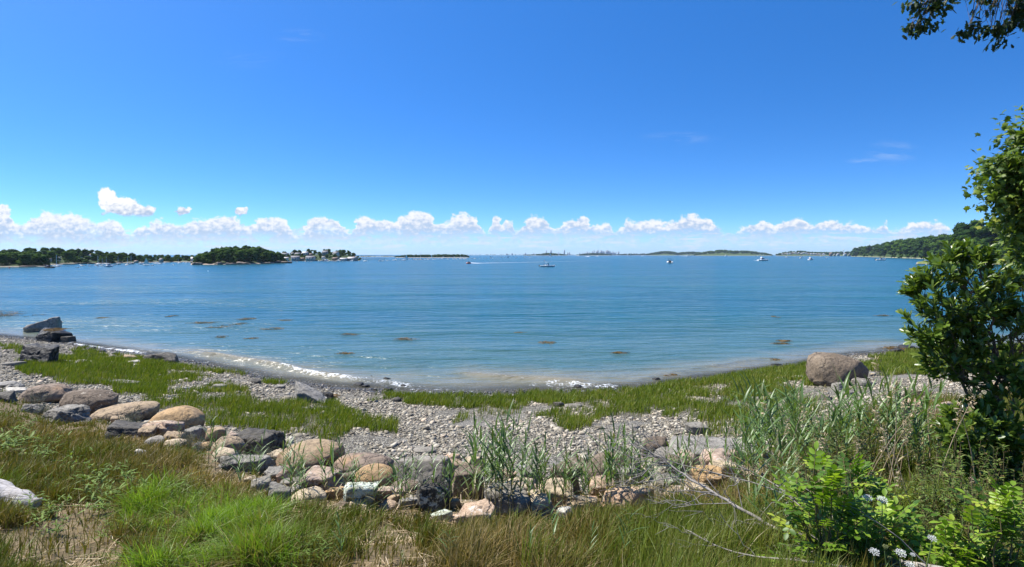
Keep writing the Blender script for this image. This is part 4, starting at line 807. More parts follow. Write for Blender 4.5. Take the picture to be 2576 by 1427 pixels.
isle((340, 362, 376, 392, 404, 420), (257.3, 256.9, 256.7, 257, 256.8, 257.4), 1500, 120, 8, 60, 'low far shore behind the pier', 'low hazy trees on the far shore behind the pier', 21, treem[0])
isle((394, 402, 410, 420, 432, 441, 452, 461, 467, 470), (257.5, 255.6, 254.7, 255.0, 254.9, 254.4, 254.6, 254.5, 255.4, 257), 1120, 60, 6, 90, 'long low island in the middle of the bay', 'bushy trees covering the long low island', 22, treem[0])
isle((440, 480, 500, 516, 530, 560, 600, 640, 660), (255.2, 255.1, 254.9, 254.7, 255, 254.9, 254.8, 254.5, 254.6), 5200, 400, 22, 70, 'hazy far mainland shore along the horizon', 'hazy trees along the far mainland shore', 23, treem[2])
isle((523, 536, 544, 550, 560, 568), (255.4, 254.4, 253.6, 253.2, 254.0, 255.0), 3200, 160, 14, 50, 'small hazy island under the two distant towers', 'hazy trees on the island under the two towers', 24, treem[0])
isle((576, 584, 592, 602, 612), (255, 254, 253.3, 253.6, 254.8), 3500, 150, 12, 50, 'small hazy island before the city skyline', 'hazy trees on the island before the city skyline', 25, treem[0])
isle((612, 630, 648, 652), (254.8, 253.9, 253.8, 254.5), 4300, 200, 14, 50, 'low hazy shore right of the city skyline', 'hazy trees on the shore right of the city', 26, treem[2])
isle((646, 654, 662, 668, 674, 678), (254.4, 252.6, 251.5, 251.3, 252, 253.2), 3700, 220, 15, 80, 'rounded wooded island at the centre right horizon', 'trees covering the rounded far island', 27, treem[0])
isle((676, 684, 692, 700, 706), (253.2, 252.2, 251.8, 252.3, 253.6), 3900, 200, 15, 60, 'lower wooded island behind the fast white boat', 'trees on the low island behind the fast white boat', 28, treem[0])
isle((694, 702, 712, 722, 733, 745, 757, 766, 773), (254.8, 252.3, 250.8, 249.8, 250.8, 250.8, 252, 253.2, 255), 2900, 160, 11, 110, 'long green island right of the centre of the horizon', 'scrubby trees on the long green island', 29, treem[1])
isle((775, 783, 792, 800, 808, 818, 836, 848, 856), (254.6, 252.5, 251.2, 251, 251.6, 252.4, 252, 251.6, 252.2), 2550, 260, 12, 90, 'low hill with houses beyond the right hand boats', 'trees between the houses of the far right hill', 30, treem[0])
# ------------------------------------------------------------------ buildings
wallc = [plain('white_clapboard', (.70, .69, .66), .6, .08, 2.), plain('grey_shingle', (.34, .34, .33), .75, .15, 4.), plain('beige_siding', (.50, .44, .35), .7, .1, 3.), plain('brown_siding', (.22, .15, .10), .7, .15, 3.), plain('brick_red', (.40, .17, .11), .8, .15, 4.), plain('pale_blue_siding', (.42, .48, .53), .65, .08, 2.)]
roofc = [plain('grey_roof', (.16, .16, .165), .8, .2, 3.), plain('brown_roof', (.17, .125, .095), .8, .2, 3.), plain('light_roof', (.40, .39, .38), .7, .1, 3.)]
glassm, t = newmat('window_glass'); out(t, princ(t, (.02, .03, .04), .08, None, .6)); trimm = plain('trim', (.72, .72, .70), .5, .05)
def house(px, py, Y, wpx, hpx, wall, roof, label, chim=True, group=None, rz=None, simple=False, porch=False, cat='house', name='house'):
    """base centre seen at (px, py) at depth Y"""
    x, y, z = at(px, py, Y); w, hh = wpx / F * Y, hpx / F * Y; d = w * .75; r = np.random.default_rng(int(px * 91 + py * 17)); wh = hh * .62
    e = empty(name, (x, y, z), r.uniform(-.5, .5) if rz is None else rz); tag(e, label, cat, group)
    m_ = MB(); V = np.array([(-w / 2, -d / 2, -hh * .5), (w / 2, -d / 2, -hh * .5), (w / 2, d / 2, -hh * .5), (-w / 2, d / 2, -hh * .5), (-w / 2, -d / 2, wh), (w / 2, -d / 2, wh), (w / 2, d / 2, wh), (-w / 2, d / 2, wh), (-w / 2, 0, hh * .98), (w / 2, 0, hh * .98)])
    m_.add(V, [(0, 1, 5, 4), (2, 3, 7, 6), (1, 2, 6, 5), (3, 0, 4, 7), (0, 3, 2, 1)]); m_.add(V, [(5, 6, 9), (7, 4, 8)]); m_.build('wall', wallc[wall], e)
    ov = w * .06; t_ = hh * .04; rf = MB()
    for s in (-1, 1):
        y1 = s * (d / 2 + ov); z1 = wh - (hh - wh) * ov / (d / 2); rf.add([(-w / 2 - ov, y1, z1), (w / 2 + ov, y1, z1), (w / 2 + ov, 0, hh), (-w / 2 - ov, 0, hh), (-w / 2 - ov, y1, z1 + t_), (w / 2 + ov, y1, z1 + t_), (w / 2 + ov, 0, hh + t_), (-w / 2 - ov, 0, hh + t_)], [(0, 1, 2, 3), (4, 5, 6, 7), (0, 1, 5, 4), (1, 2, 6, 5), (2, 3, 7, 6), (3, 0, 4, 7)])
    ro = rf.build('roof', roofc[roof], e)
    if simple: return e
    if chim: MB().box((w * .2, d * .1, hh * .98), (w * .1, w * .1, hh * .45)).build('chimney', wallc[4], ro)
    nx = 3 if w / hh > 1 else 2
    for i in range(nx):
        for zf in ((.18,), (.12, .40))[hh > 2.4]:
            xx = (i - (nx - 1) / 2) * w / nx; ww = w / nx * .42; wz = wh * .30; cz = zf * hh + wz / 2
            f_ = MB().box((xx, -d / 2 - .02, cz), (ww * 1.3, .05, wz * 1.25)).build('window', trimm, e); MB().box((xx, -d / 2 - .05, cz), (ww, .03, wz)).build('pane', glassm, f_)
    if porch:
        po = MB(); po.box((0, -d / 2 - w * .12, wh * .5), (w, w * .22, hh * .04))
        for i in range(4): po.box(((i - 1.5) * w / 3.2, -d / 2 - w * .21, wh * .25), (w * .035, w * .035, wh * .46))
        po.build('porch', trimm, e)
    return e
L = lambda zx, zy: (zx / 12.566, 240 + zy / 12.566)
for zx, zy, w, hh, wl, rf, lab, pc in ((65, 185, 2.2, 2.2, 2, 1, 'beige house at the upper left end of the far hillside', 0), (205, 172, 2.4, 1.8, 1, 0, 'small grey house near the top of the left hillside', 0), (320, 180, 4.2, 2.0, 2, 0, 'wide beige house near the crest of the left hillside', 1), (415, 208, 3.6, 4.4, 0, 2, 'tall white house standing out above the left point', 0), (510, 180, 4.2, 2.2, 5, 0, 'pale blue grey house right of the tall white one', 0), (600, 172, 4.6, 1.6, 0, 2, 'long low white house high on the left hillside', 0), (715, 250, 5.0, 2.9, 0, 0, 'white house low on the slope behind the first sailboat', 1), (790, 165, 4.0, 1.8, 1, 0, 'grey house high on the hillside right of the long white one', 0), (935, 240, 2.6, 2.2, 0, 0, 'small white cottage among trees on the left hillside', 0), (1018, 232, 3.4, 2.4, 0, 0, 'white cottage with grey roof beside the large white house', 0), (1125, 238, 4.8, 4.6, 0, 0, 'largest white house of the left hillside with gables', 1), (630, 268, 2.6, 3.6, 2, 1, 'narrow beige house behind the dark workboat', 0), (1712, 284, 3.4, 2.2, 2, 1, 'brownish beige cottage at the waterfront under the hillside', 0), (2025, 276, 3.4, 3.6, 1, 0, 'tall grey house at the water left of the island', 0), (2110, 266, 3.0, 2.6, 0, 0, 'small white house at the water left of the island', 0), (2435, 268, 5.0, 4.2, 0, 2, 'wide white house with porches beside the wooded island', 1)):
    px, py = L(zx, zy); yf = float(np.interp(px, hl.px, hl.Yf)); best = min(np.linspace(.04, .95, 60), key=lambda q: abs(proj(*[float(v) for v in hl.pt(np.array(px), np.array(q))])[1] - py)); X, Y, z = (float(v) for v in hl.pt(np.array(px), np.array(best)))
    house(px, py, Y - 8, w, hh, wl, rf, lab, True, None, None, False, pc)
L2 = lambda zx, zy: (190 + zx / 12.88, 240 + zy / 12.88)
for zx, zy, w, hh, wl, rf, lab, pc in ((1225, 205, 6.0, 3.0, 1, 0, 'wide grey shingled house at the left end of the point', 1), (1320, 196, 2.6, 2.6, 0, 0, 'narrow white house second along the upper row of the point', 0), (1390, 200, 5.2, 2.8, 1, 0, 'grey gabled house in the middle of the upper row', 1), (1485, 192, 5.0, 3.2, 0, 2, 'broad pale house with light roof in the upper row', 0), (1550, 202, 3.6, 2.2, 4, 1, 'reddish house with brown roof in the upper row', 0), (1740, 190, 5.2, 4.0, 1, 0, 'large grey house below the tallest round trees', 0), (1880, 206, 5.2, 4.4, 0, 0, 'tall white house with balconies between two clumps of trees', 1), (1235, 252, 5.0, 2.4, 0, 2, 'low white house at the waterfront beside the island', 0), (1355, 256, 7.4, 4.0, 5, 0, 'large pale blue waterfront house with several storeys', 1), (1445, 256, 4.2, 2.2, 3, 1, 'brown waterfront house with brown roof', 0), (1555, 252, 8.2, 3.6, 0, 0, 'longest white waterfront house', 1), (1720, 244, 3.0, 2.6, 0, 0, 'small white waterfront house right of the longest one', 0), (1875, 252, 5.4, 2.2, 3, 1, 'low brown building at the waterfront below the balconied house', 0), (1980, 262, 6.6, 2.4, 0, 2, 'long low white boathouse at the marina', 0), (2090, 262, 8.6, 3.4, 1, 2, 'big grey roofed boathouse at the end of the point', 0), (1445, 200, 2.4, 2.4, 0, 0, 'tiny white house between two in the upper row', 0)):
    px, py = L2(zx, zy); q = .06 if py > 258.5 else (.5 if py < 256.5 else .25); X, Y, z = (float(v) for v in pl.pt(np.array(px), np.array(q)))
    house(px, py, Y, w, hh, wl, rf, lab, pc == 0, None, None, False, pc)
dk = plain('pier_timber', (.20, .17, .14), .85, .3, 6.)
pe = empty('pier', (*at(373, 260.2, 640)[:2], 0)); tag(pe, 'long timber pier on piles at the end of the point', 'pier'); MB().box((0, 0, 1.35), (26, 2, .25)).build('deck', dk, pe)
for i in range(10): MB().tube([(-12.4 + i * 2.75, -.8, -1), (-12.4 + i * 2.75, -.8, 1.3)], .16, 6).build('pile', dk, pe)
fr = MB(); fr.box((-12.5, 0, 2.0), (25 * .04, .1, 1.0)); 
for i in range(6): fr.box((-12 + i * 4.8, -.9, 1.85), (.1, .1, .9))
fr.box((0, -.9, 2.25), (25, .08, .08)); fr.build('railing', dk, pe)
# tiny houses on the far right hill, each two or three pixels
r = np.random.default_rng(3)
for i in range(26):
    px = 783 + (i * 1.63) + r.uniform(-.5, .5); py = 254.6 - 1.6 * math.sin(min(1, (px - 777) / 40) * math.pi) * r.uniform(.1, 1.) ; house(px, py, 2560 + r.uniform(0, 60), r.uniform(1.1, 1.8), r.uniform(.9, 1.4), int(r.choice([0, 0, 0, 1, 5, 2])), int(r.choice([0, 1, 2])), 'tiny pale house among many on the far right hill', False, 'houses of the far right hill', None, True)
for px, py, Y, w, hh, wl, rf, lab in ((830.8, 255.6, 2080, 2.4, 3.0, 4, 1, 'tall red brick house at the shore right of the far hill'), (838, 255.5, 2080, 2.6, 2.2, 0, 0, 'white house on the shore second from the red brick one'), (845, 255.6, 2060, 2.8, 2.4, 0, 0, 'white gabled house on the shore close to the bluff'), (849.5, 255.4, 2060, 2.2, 1.8, 1, 0, 'grey house on the shore just before the wooded bluff'), (834.5, 255.4, 2100, 1.6, 1.6, 2, 0, 'small beige house just right of the tall red brick one')):
    house(px, py, Y, w, hh, wl, rf, lab)
wt_ = empty('water_tower', at(843.5, 251.8, 2700)); tag(wt_, 'pale water tower on the skyline left of the wooded bluff', 'water tower'); MB().tube([(0, 0, -6), (0, 0, 8)], [1.2, .9], 8).build('column', wallc[0], wt_); MB().add(ICO[2][0] * (2.6, 2.6, 2) + (0, 0, 9), ICO[2][1]).build('tank', wallc[0], wt_, None, True)
# ------------------------------------------------------------------ the city
m, t = newmat('tower_glass'); g = t.n('ShaderNodeTexCoord').outputs['Object']; gx, gy, gz = t.sep(g)
wx = t.m('PINGPONG', t.m('ADD', gx, gy), 2.); wz = t.m('PINGPONG', gz, 2.2); gl = t.m('MULTIPLY', t.m('GREATER_THAN', wx, .6), t.m('GREATER_THAN', wz, .7))
out(t, princ(t, t.mix(gl, (.42, .43, .45), (.10, .14, .19)), .35, None, .5)); towm = m
CY = 7600.
def tower(x0, x1, ytop, label, group=None, step=0.):
    w = (x1 - x0) / F * CY; z = ztop(ytop, CY); e = empty('skyscraper', (((x0 + x1) / 2 - HX) / F * CY, CY, 0), .25); tag(e, label, 'skyscraper', group)
    MB().box((0, 0, z / 2), (w * .85, w * .85, z)).build('shaft', towm, e); MB().box((0, 0, z + 3), (w * .6, w * .6, 6)).build('roof_plant', wallc[1], e)
    if step: MB().box((w * .35, -w * .2, z * .33), (w * .6, w * .6, z * .66)).build('lower_wing', towm, e)
L4 = lambda zx, zy: (562.5 + zx / 12.88, 240 + zy / 12.88)
for a, b, y in ((305, 325, 158), (335, 350, 162), (378, 392, 148), (400, 413, 140), (425, 440, 155), (440, 453, 143), (452, 465, 132), (484, 505, 140), (507, 530, 147), (533, 546, 152), (555, 568, 140), (568, 590, 138), (590, 605, 148), (605, 621, 150), (640, 652, 151), (655, 666, 160), (682, 693, 158), (710, 731, 156), (212, 228, 172), (255, 268, 170), (284, 300, 172), (355, 374, 170), (470, 482, 165), (622, 638, 168), (668, 680, 170)):
    tower(L4(a, 0)[0], L4(b, 0)[0], L4(0, y)[1], 'hazy blue tower in the clustered city skyline on the horizon', 'towers of the city skyline', (a % 3 == 0) * 1.)
tower(563.6, 565, 250.1, 'lone slender tower left of the city cluster on the horizon'); tower(545.7, 546.8, 250.9, 'left one of the two paired towers above the small hazy island'); tower(550.0, 551.7, 250.7, 'right and broader one of the two paired towers above the hazy island', None, 1.)
for i, (a, b, y) in enumerate(((557.9, 559.2, 253.0), (567, 568.3, 253.1), (568.8, 570, 252.9), (511.4, 512.8, 254.1 - .3), (524.5, 526.2, 253.9 - .2), (506, 507.5, 254.0), (533, 534.5, 253.9))): tower(a, b, y - .1, 'low hazy block on the horizon left of the city cluster', 'low blocks left of the city')
mast_ = plain('steel_mast', (.5, .5, .5), .5)
for px, top in ((391.3, 253.2), (420.3, 251.8)):
    e = MB().tube([(0, 0, 0), (0, 0, ztop(top, 1900))], [.5, .2], 6).build('radio_mast', mast_, None, ((px - HX) / F * 1900, 1900, 0)); tag(e, ('thin mast on the far shore left of the long low island' if px < 400 else 'thin mast rising behind the long low island'), 'mast')
# ------------------------------------------------------------------ boats
whitem = plain('gelcoat_white', (.78, .78, .76), .3, .04); navym = plain('gelcoat_navy', (.02, .035, .07), .3, .1); bluem = plain('gelcoat_light_blue', (.22, .45, .58), .3, .05); blackm = plain('black_plastic', (.02, .02, .022), .4, .2)
canvasm = plain('canvas_navy', (.03, .05, .11), .8, .1); sailm = plain('sailcloth', (.80, .80, .77), .7, .04); alum = plain('aluminium', (.62, .63, .65), .35, .08, 3., .5, .7); redm = plain('red_paint', (.45, .05, .03), .45, .15); steelg = plain('dark_hull_paint', (.045, .045, .055), .5, .3); greenb = plain('hull_green', (.03, .14, .09), .35, .1); rubber = plain('grey_rubber', (.60, .60, .60), .6, .06)
def hull(mb, L, B, H, sheer=.35, tran=.85, rake=.10, z0=-.25):
    n, S = 15, np.linspace(-1, 1, 15); V = []
    for s in S:
        u_ = (s + 1) / 2; b = B / 2 * (tran + (1 - tran) * math.sin(min(u_ / .45, 1) * math.pi / 2)) * (1 - max(0, (u_ - .45) / .55) ** 2.3); z = H + sheer * max(0, u_ - .3) ** 1.7
        x = s * L / 2; xr = x + rake * L * max(0, u_ - .5) * 1.0; k = z0 * (1 - max(0, u_ - .7) / .3 * .8)
        V += [(x, 0, k), (x, .62 * b, k * .5 + .06 * H), (x + .4 * (xr - x), .9 * b, H * .4), (xr, b, z), (xr, b * .86, z - .02), (xr, 0, z - H * .12), (xr, -b * .86, z - .02), (xr, -b, z), (x + .4 * (xr - x), -.9 * b, H * .4), (x, -.62 * b, k * .5 + .06 * H)]
    k = 10; i = np.arange(n - 1)[:, None] * k; j = np.arange(k)[None]; jn = (j + 1) % k
    f = np.stack([i + j, i + k + j, i + k + jn, i + jn], -1).reshape(-1, 4); mb.add(V, f); mb.add(V[:10], [(0, 1, 2), (0, 2, 3), (0, 3, 7), (0, 7, 8), (0, 8, 9), (3, 4, 6), (3, 6, 7), (4, 5, 6)])
    return mb
def wedge(mb, x0, x1, w, z0, z1, fr=.35, taper=.85):
    d = (x1 - x0) * fr; V = [(x0, -w / 2, z0), (x1, -w / 2 * taper, z0), (x1, w / 2 * taper, z0), (x0, w / 2, z0), (x0 + .06 * (x1 - x0), -w / 2 * .86, z1), (x1 - d, -w / 2 * .72, z1), (x1 - d, w / 2 * .72, z1), (x0 + .06 * (x1 - x0), w / 2 * .86, z1)]
    return mb.add(V, [(0, 3, 2, 1), (4, 5, 6, 7), (0, 1, 5, 4), (1, 2, 6, 5), (2, 3, 7, 6), (3, 0, 4, 7)])
def copy_tree(o, parent=None):
    c = o.copy(); COL.objects.link(c); c.parent = parent
    for ch in o.children: copy_tree(ch, c)
    return c
def outboard(e, L, dx=0., s=1., y=0.):
    m_ = MB(); wedge(m_, -L / 2 - .75 * s + dx, -L / 2 - .1 + dx, .42 * s, .55, 1.15 * s, .2); o = m_.build('outboard_motor', blackm, e); MB().box((-L / 2 - .42 * s + dx, 0, .2), (.22 * s, .16 * s, .9)).build('leg', blackm, o)
    if y: o.location.y = y
def motorboat(kind, hm=None, deckm=None, name='motorboat'):
    """unit: metres, bow along +x"""
    hm = hm or whitem; e = empty(name); L = {'open': 6., 'cuddy': 7., 'cruiser': 9.5, 'ttop': 8.2, 'skiff': 4.2}[kind]; B, H = L * .31, .75 if kind != 'cruiser' else 1.15
    if kind == 'skiff': H = .5
    hull(MB(), L, B, H, .5).build('hull', hm, e, None, False)
    if hm is not whitem: 
        st = MB(); hull(st, L * 1.004, B * 1.015, H * 1.02, .5, z0=H * .78); st.build('rub_rail', whitem, e)
    if kind in ('open', 'ttop'):
        wedge(MB(), -.2, 1.2, B * .36, .55, 1.45, .35).build('console', whitem, e); wedge(MB(), .2, 1.1, B * .34, 1.45, 1.95, .5).build('windshield', glassm, e); MB().box((-1.1, 0, .95), (.5, B * .4, .5)).build('seat', whitem, e)
    if kind == 'ttop':
        MB().box((.15, 0, 2.62), (2.5, B * .72, .10)).build('hard_top', whitem, e); tt_ = MB()
        for sx in (-.75, .95):
            for sy in (-1, 1): tt_.tube([(sx, sy * B * .22, .6), (sx * .9, sy * B * .27, 2.6)], .035, 6)
        tt_.build('top_frame', alum, e)
    if kind == 'cuddy':
        wedge(MB(), -.3, 2.6, B * .72, .75, 1.35, .6, .6).build('cabin', whitem, e); wedge(MB(), -.2, .9, B * .70, 1.35, 1.95, .6, .8).build('windshield', glassm, e); MB().box((-.9, 0, 2.25), (1.7, B * .7, .06)).build('canopy', canvasm, e)
        q_ = MB()
        for sy in (-1, 1): q_.tube([(-1.6, sy * B * .33, .8), (-1.55, sy * B * .33, 2.22)], .03, 5); q_.tube([(-.2, sy * B * .33, 1.3), (-.2, sy * B * .33, 2.22)], .03, 5)
        q_.build('canopy_frame', alum, e)
    if kind == 'cruiser':
        wedge(MB(), -2.2, 3.4, B * .80, 1.1, 1.75, .6, .55).build('cabin', whitem, e); w_ = wedge(MB(), -1.3, 1.6, B * .72, 1.75, 2.5, .55, .75).build('windshield', glassm, e); wedge(MB(), -2.3, .6, B * .70, 2.5, 2.66, .25).build('hard_top', whitem, e)
        wedge(MB(), -1.9, -.2, B * .55, 2.66, 3.2, .3).build('flybridge', whitem, e); a_ = MB(); a_.tube([(-2.3, -B * .36, 1.3), (-1.9, -B * .3, 3.5), (-1.9, B * .3, 3.5), (-2.3, B * .36, 1.3)], .09, 6); a_.build('radar_arch', whitem, e)
        rl = MB(); rl.tube([(5.1, 0, 2.2), (3.2, -B * .34, 2.05), (.5, -B * .46, 1.7)], .03, 5); rl.tube([(5.1, 0, 2.2), (3.2, B * .34, 2.05), (.5, B * .46, 1.7)], .03, 5); rl.build('bow_rail', alum, e)
    if kind in ('open', 'ttop', 'cuddy', 'skiff'): outboard(e, L, 0, .7 if kind == 'skiff' else 1.)
    return e
mastm = plain('mast_white', (.80, .80, .78), .45, .04)
def sailboat(hm=None, furled=True, sloop=True, name='sailboat', cover=None):
    hm = hm or whitem; e = empty(name); L, B = 8.5, 2.6
    hull(MB(), L, B, .85, .45, .6, .08).build('hull', hm, e); wedge(MB(), -1.6, 2.0, B * .55, .8, 1.3, .25, .7).build('cabin', whitem, e)
    MB().tube([(.6, 0, .8), (.6, 0, 11.8)], [.17, .11], 8).build('mast', mastm, e); MB().tube([(.5, 0, 1.9), (-3.2, 0, 1.85)], .07, 6).build('boom', alum, e)
    rg = MB(); rg.tube([(4.4, 0, 1.4), (.6, 0, 11.6)], .022, 4); rg.tube([(-4.2, 0, .9), (.6, 0, 11.7)], .022, 4)
    for s in (-1, 1): rg.tube([(.5, s * 1.2, .9), (.6, s * .55, 6.6), (.6, 0, 11.3)], .02, 4)
    rg.build('rigging', alum, e); MB().tube([(.6, -.55, 6.6), (.6, .55, 6.6)], .03, 5).build('spreader', alum, e)
    if furled: MB().tube([(.35, 0, 2.08), (-1.4, 0, 2.14), (-3.0, 0, 2.04)], [.17, .15, .09], 8).build('furled_sail', cover or sailm, e)
    else:
        for nm, A, Bc, Cc, bl in (('mainsail', (.5, 0, 2.1), (-3.2, 0, 2.0), (.55, 0, 11.4), .45), ('jib', (4.3, 0, 1.5), (.4, .1, 1.9), (.7, 0, 10.6), .35)):
            n = 9; V, ff = [], []
            for i in range(n):
                for j in range(n):
                    a, b = i / (n - 1), j / (n - 1); p_ = (np.array(A) * (1 - b) + np.array(Bc) * b) * (1 - a) + np.array(Cc) * a; p_[1] += bl * math.sin(b * math.pi) * math.sin(min(1, a * 1.2) * math.pi * .9 + .2) * 1.; V.append(p_)
            V2 = [v + (0, .02, 0) for v in V]
            for i in range(n - 1):
                for j in range(n - 1): q = i * n + j; ff += [(q, q + 1, q + n + 1, q + n), (q + n * n, q + n * n + n, q + n * n + n + 1, q + n * n + 1)]
            MB().add(V + V2, ff).build(nm, sailm, e)
    return e
# a person: one continuous skinned figure with a face, hair and clothes in the material
def figure(name, pose, cloth, trousers, label, loc, rz, scale=1.):
    J = {'stand': dict(pel=(0, 0, .95), che=(0, 0, 1.30), nec=(0, 0, 1.47), hea=(.02, 0, 1.58), top=(.01, 0, 1.72), ls=(0, .19, 1.40), le=(.03, .27, 1.13), lh=(.16, .25, .93), lf=(.22, .24, .86), rs=(0, -.19, 1.40), re=(.03, -.27, 1.13), rh=(.18, -.25, .95), rf=(.24, -.24, .88), lk=(.02, .10, .50), la=(0, .11, .08), lt=(.15, .12, .04), rk=(.02, -.10, .50), ra=(0, -.11, .08), rt=(.15, -.12, .04)),
         'sit': dict(pel=(0, 0, .12), che=(.10, 0, .46), nec=(.15, 0, .63), hea=(.19, 0, .74), top=(.18, 0, .88), ls=(.12, .19, .56), le=(.26, .27, .34), lh=(.47, .25, .36), lf=(.55, .23, .36), rs=(.12, -.19, .56), re=(.26, -.27, .34), rh=(.47, -.25, .36), rf=(.55, -.23, .36), lk=(.42, .20, .14), la=(.34, .25, -.28), lt=(.49, .26, -.31), rk=(.42, -.20, .14), ra=(.34, -.25, -.28), rt=(.49, -.26, -.31))}[pose]
    Rr = dict(pel=.145, che=.15, nec=.06, hea=.095, top=.07, ls=.065, le=.048, lh=.038, lf=.028, rs=.065, re=.048, rh=.038, rf=.028, lk=.062, la=.045, lt=.04, rk=.062, ra=.045, rt=.04)
    ks = list(J); E_ = [('pel', 'che'), ('che', 'nec'), ('nec', 'hea'), ('hea', 'top'), ('che', 'ls'), ('ls', 'le'), ('le', 'lh'), ('lh', 'lf'), ('che', 'rs'), ('rs', 're'), ('re', 'rh'), ('rh', 'rf'), ('pel', 'lk'), ('lk', 'la'), ('la', 'lt'), ('pel', 'rk'), ('rk', 'ra'), ('ra', 'rt')]
    me = bpy.data.meshes.new(name); me.from_pydata([J[k] for k in ks], [(ks.index(a), ks.index(b)) for a, b in E_], [])
    m, t = newmat('clothed_skin'); zz = t.sep(t.n('ShaderNodeTexCoord').outputs['Object'])[2]; zn, zp = J['nec'][2], J['pel'][2] + .06
    c = t.mix(t.m('GREATER_THAN', zz, zn - .02), t.mix(t.m('GREATER_THAN', zz, zp), trousers, cloth), (.50, .31, .22)); out(t, princ(t, c, .7)); me.materials.append(m)
    o = ob(name, me, None, loc); o.rotation_euler = (0, 0, rz); o.scale = (scale,) * 3; md = o.modifiers.new('skin', 'SKIN'); sb = o.modifiers.new('sub', 'SUBSURF'); sb.levels = sb.render_levels = 1
    for k, sv_ in zip(ks, me.skin_vertices[0].data): sv_.radius = (Rr[k], Rr[k])
    me.skin_vertices[0].data[0].use_root = True
    hp = np.array(J['hea']); V, f = ICO[2]; hr = MB(); V = V[:] * (.115, .105, .10) + hp + (-.025, 0, .085); hr.add(V, f); hr.build('hair', hairm, o, None, True)
    fc_ = MB()
    for s in (-1, 1): fc_.add(ICO[1][0] * .014 + hp + (.088, s * .036, .035), ICO[1][1])
    fc_.build('eyes', blackm, o); fc_ = MB(); fc_.add(ICO[1][0] * (.02, .014, .02) + hp + (.098, 0, .0), ICO[1][1]); fc_.build('nose', m, o)
    tag(o, label, 'person'); return o
hairm = plain('dark_hair', (.05, .035, .025), .7)
PB = {k: motorboat(k) for k in ('open', 'cuddy', 'cruiser', 'skiff')}; PB['navy'] = motorboat('open', navym); PB['ncuddy'] = motorboat('cuddy', navym)
PS = {'sail': sailboat(), 'nsail': sailboat(navym, True, cover=canvasm), 'up': sailboat(None, False), 'bsail': sailboat(None, True, cover=canvasm)}
used = set(); PLEN = {'open': 6., 'cuddy': 7., 'cruiser': 9.5, 'skiff': 4.2, 'navy': 6., 'ncuddy': 7., 'sail': 8.5, 'nsail': 8.5, 'up': 8.5, 'bsail': 8.5}
SHIFT = Vector((0, 0, 0))
def boat(kind, px, py, wpx=None, hpx=None, rz=0., label='', group=None, heel=0., cat=None):
    src = PB.get(kind) or PS[kind]
    o = src if kind not in used else copy_tree(src); used.add(kind)
    Y = EYE * F / (py - HY); s = (wpx / F * Y / max(PLEN[kind] * abs(math.cos(rz)), PLEN[kind] * .33)) if wpx else 1.
    if hpx: s = hpx / F * Y / 11.8
    s *= 1.15 if not hpx else 1.; o.location = ((px - HX) / F * Y, Y, .0); o.scale = (s,) * 3; o.rotation_euler = (heel, 0, rz)
    for k in ('label', 'category', 'group'):
        if k in o: del o[k]
    tag(o, label, cat or ('sailboat' if kind in PS else 'motorboat'), group); return o
z1 = lambda x, y: (x / 12.566, 240 + y / 12.566)
GL = 'moored boats under the left hillside'; small = 'small white motorboat moored below the left hillside'
for k, x, y, w, rz, lab in (('cuddy', 1040, 327, 4.4, 3.1, 'white cabin boat with its bow left, left of the small dark boats'), ('cruiser', 1780, 306, 5.4, .1, 'largest white motor cruiser moored below the left hillside'), ('cruiser', 1368, 338, 3.0, 1.5, 'white boat seen end on, nearest of those below the left hillside')): boat(k, *z1(x, y), w, None, rz, lab)
for i, (x, y) in enumerate(((1010, 312), (1130, 330), (1205, 322), (1290, 325), (1410, 318), (1460, 310), (1590, 320), (1110, 306), (2075, 292), (2030, 294), (2255, 290), (2340, 290), (2385, 290), (2435, 288), (1240, 305))): boat(('open', 'cuddy', 'open', 'skiff')[i % 4], *z1(x, y), (2.6, 2.4, 3.2, 2.)[i % 4], None, random.uniform(-.8, .8) + (math.pi if i % 3 else 0), small, GL)
boat('navy', *z1(980, 347), 2.2, None, .6, 'small dark open boat with a figure, left of the moored motorboats')
boat('navy', *z1(2180, 315), 2.0, None, 2.6, 'small dark open boat near the wooded island'); boat('navy', *z1(1920, 322), 1.4, None, 1.0, 'tiny dark dinghy between the sailboats and the wooded island')
for k, x, y, ht, lab in (('sail', 717, 337, 12.2, 'white sailboat moored nearest the left point, bare mast'), ('sail', 1233, 308, 8.8, 'sailboat moored left in the trio below the hillside woods'), ('bsail', 1280, 325, 7.6, 'sailboat in front in the trio below the hillside woods'), ('sail', 1330, 306, 7.7, 'sailboat moored right in the trio below the hillside woods'), ('nsail', 1478, 308, 8.4, 'dark sailboat before the pale green lawn of the left hillside'), ('sail', 1598, 313, 7.8, 'white sailboat beside the dark one right of the lawn'), ('nsail', 1640, 304, 9., 'dark hulled sailboat left of the large white cruiser'), ('up', 1836, 316, 7.8, 'sailboat with white sail up beside the large white cruiser'), ('sail', 1868, 292, 4.8, 'small distant sailboat right of the one under sail'), ('bsail', 1958, 300, 7.4, 'sailboat with dark sail cover left of the grey waterfront house'), ('sail', 2006, 304, 7.6, 'sailboat moored right before the grey waterfront house'), ('sail', 2243, 292, 4.2, 'faint distant sailboat near the wooded island')):
    boat(k, *z1(x, y), None, ht, random.uniform(-.5, .5) + (math.pi if x % 2 else 0), lab, None, .2 if k == 'up' else 0)
z2 = L2
for i, (x, y) in enumerate(((1655, 270), (1690, 274), (1722, 276), (1755, 270), (1775, 274), (1800, 271), (1830, 274), (1862, 276), (1890, 270), (1910, 276), (1940, 272), (1978, 276), (1380, 280), (1490, 278), (2080, 272), (1560, 282))): boat(('open', 'cuddy', 'skiff')[i % 3], *z2(x, y), 1.9 + .4 * (i % 2), None, random.uniform(0, 3.1), 'little white boat in the cluster at the houses of the point', 'boats at the marina of the point')
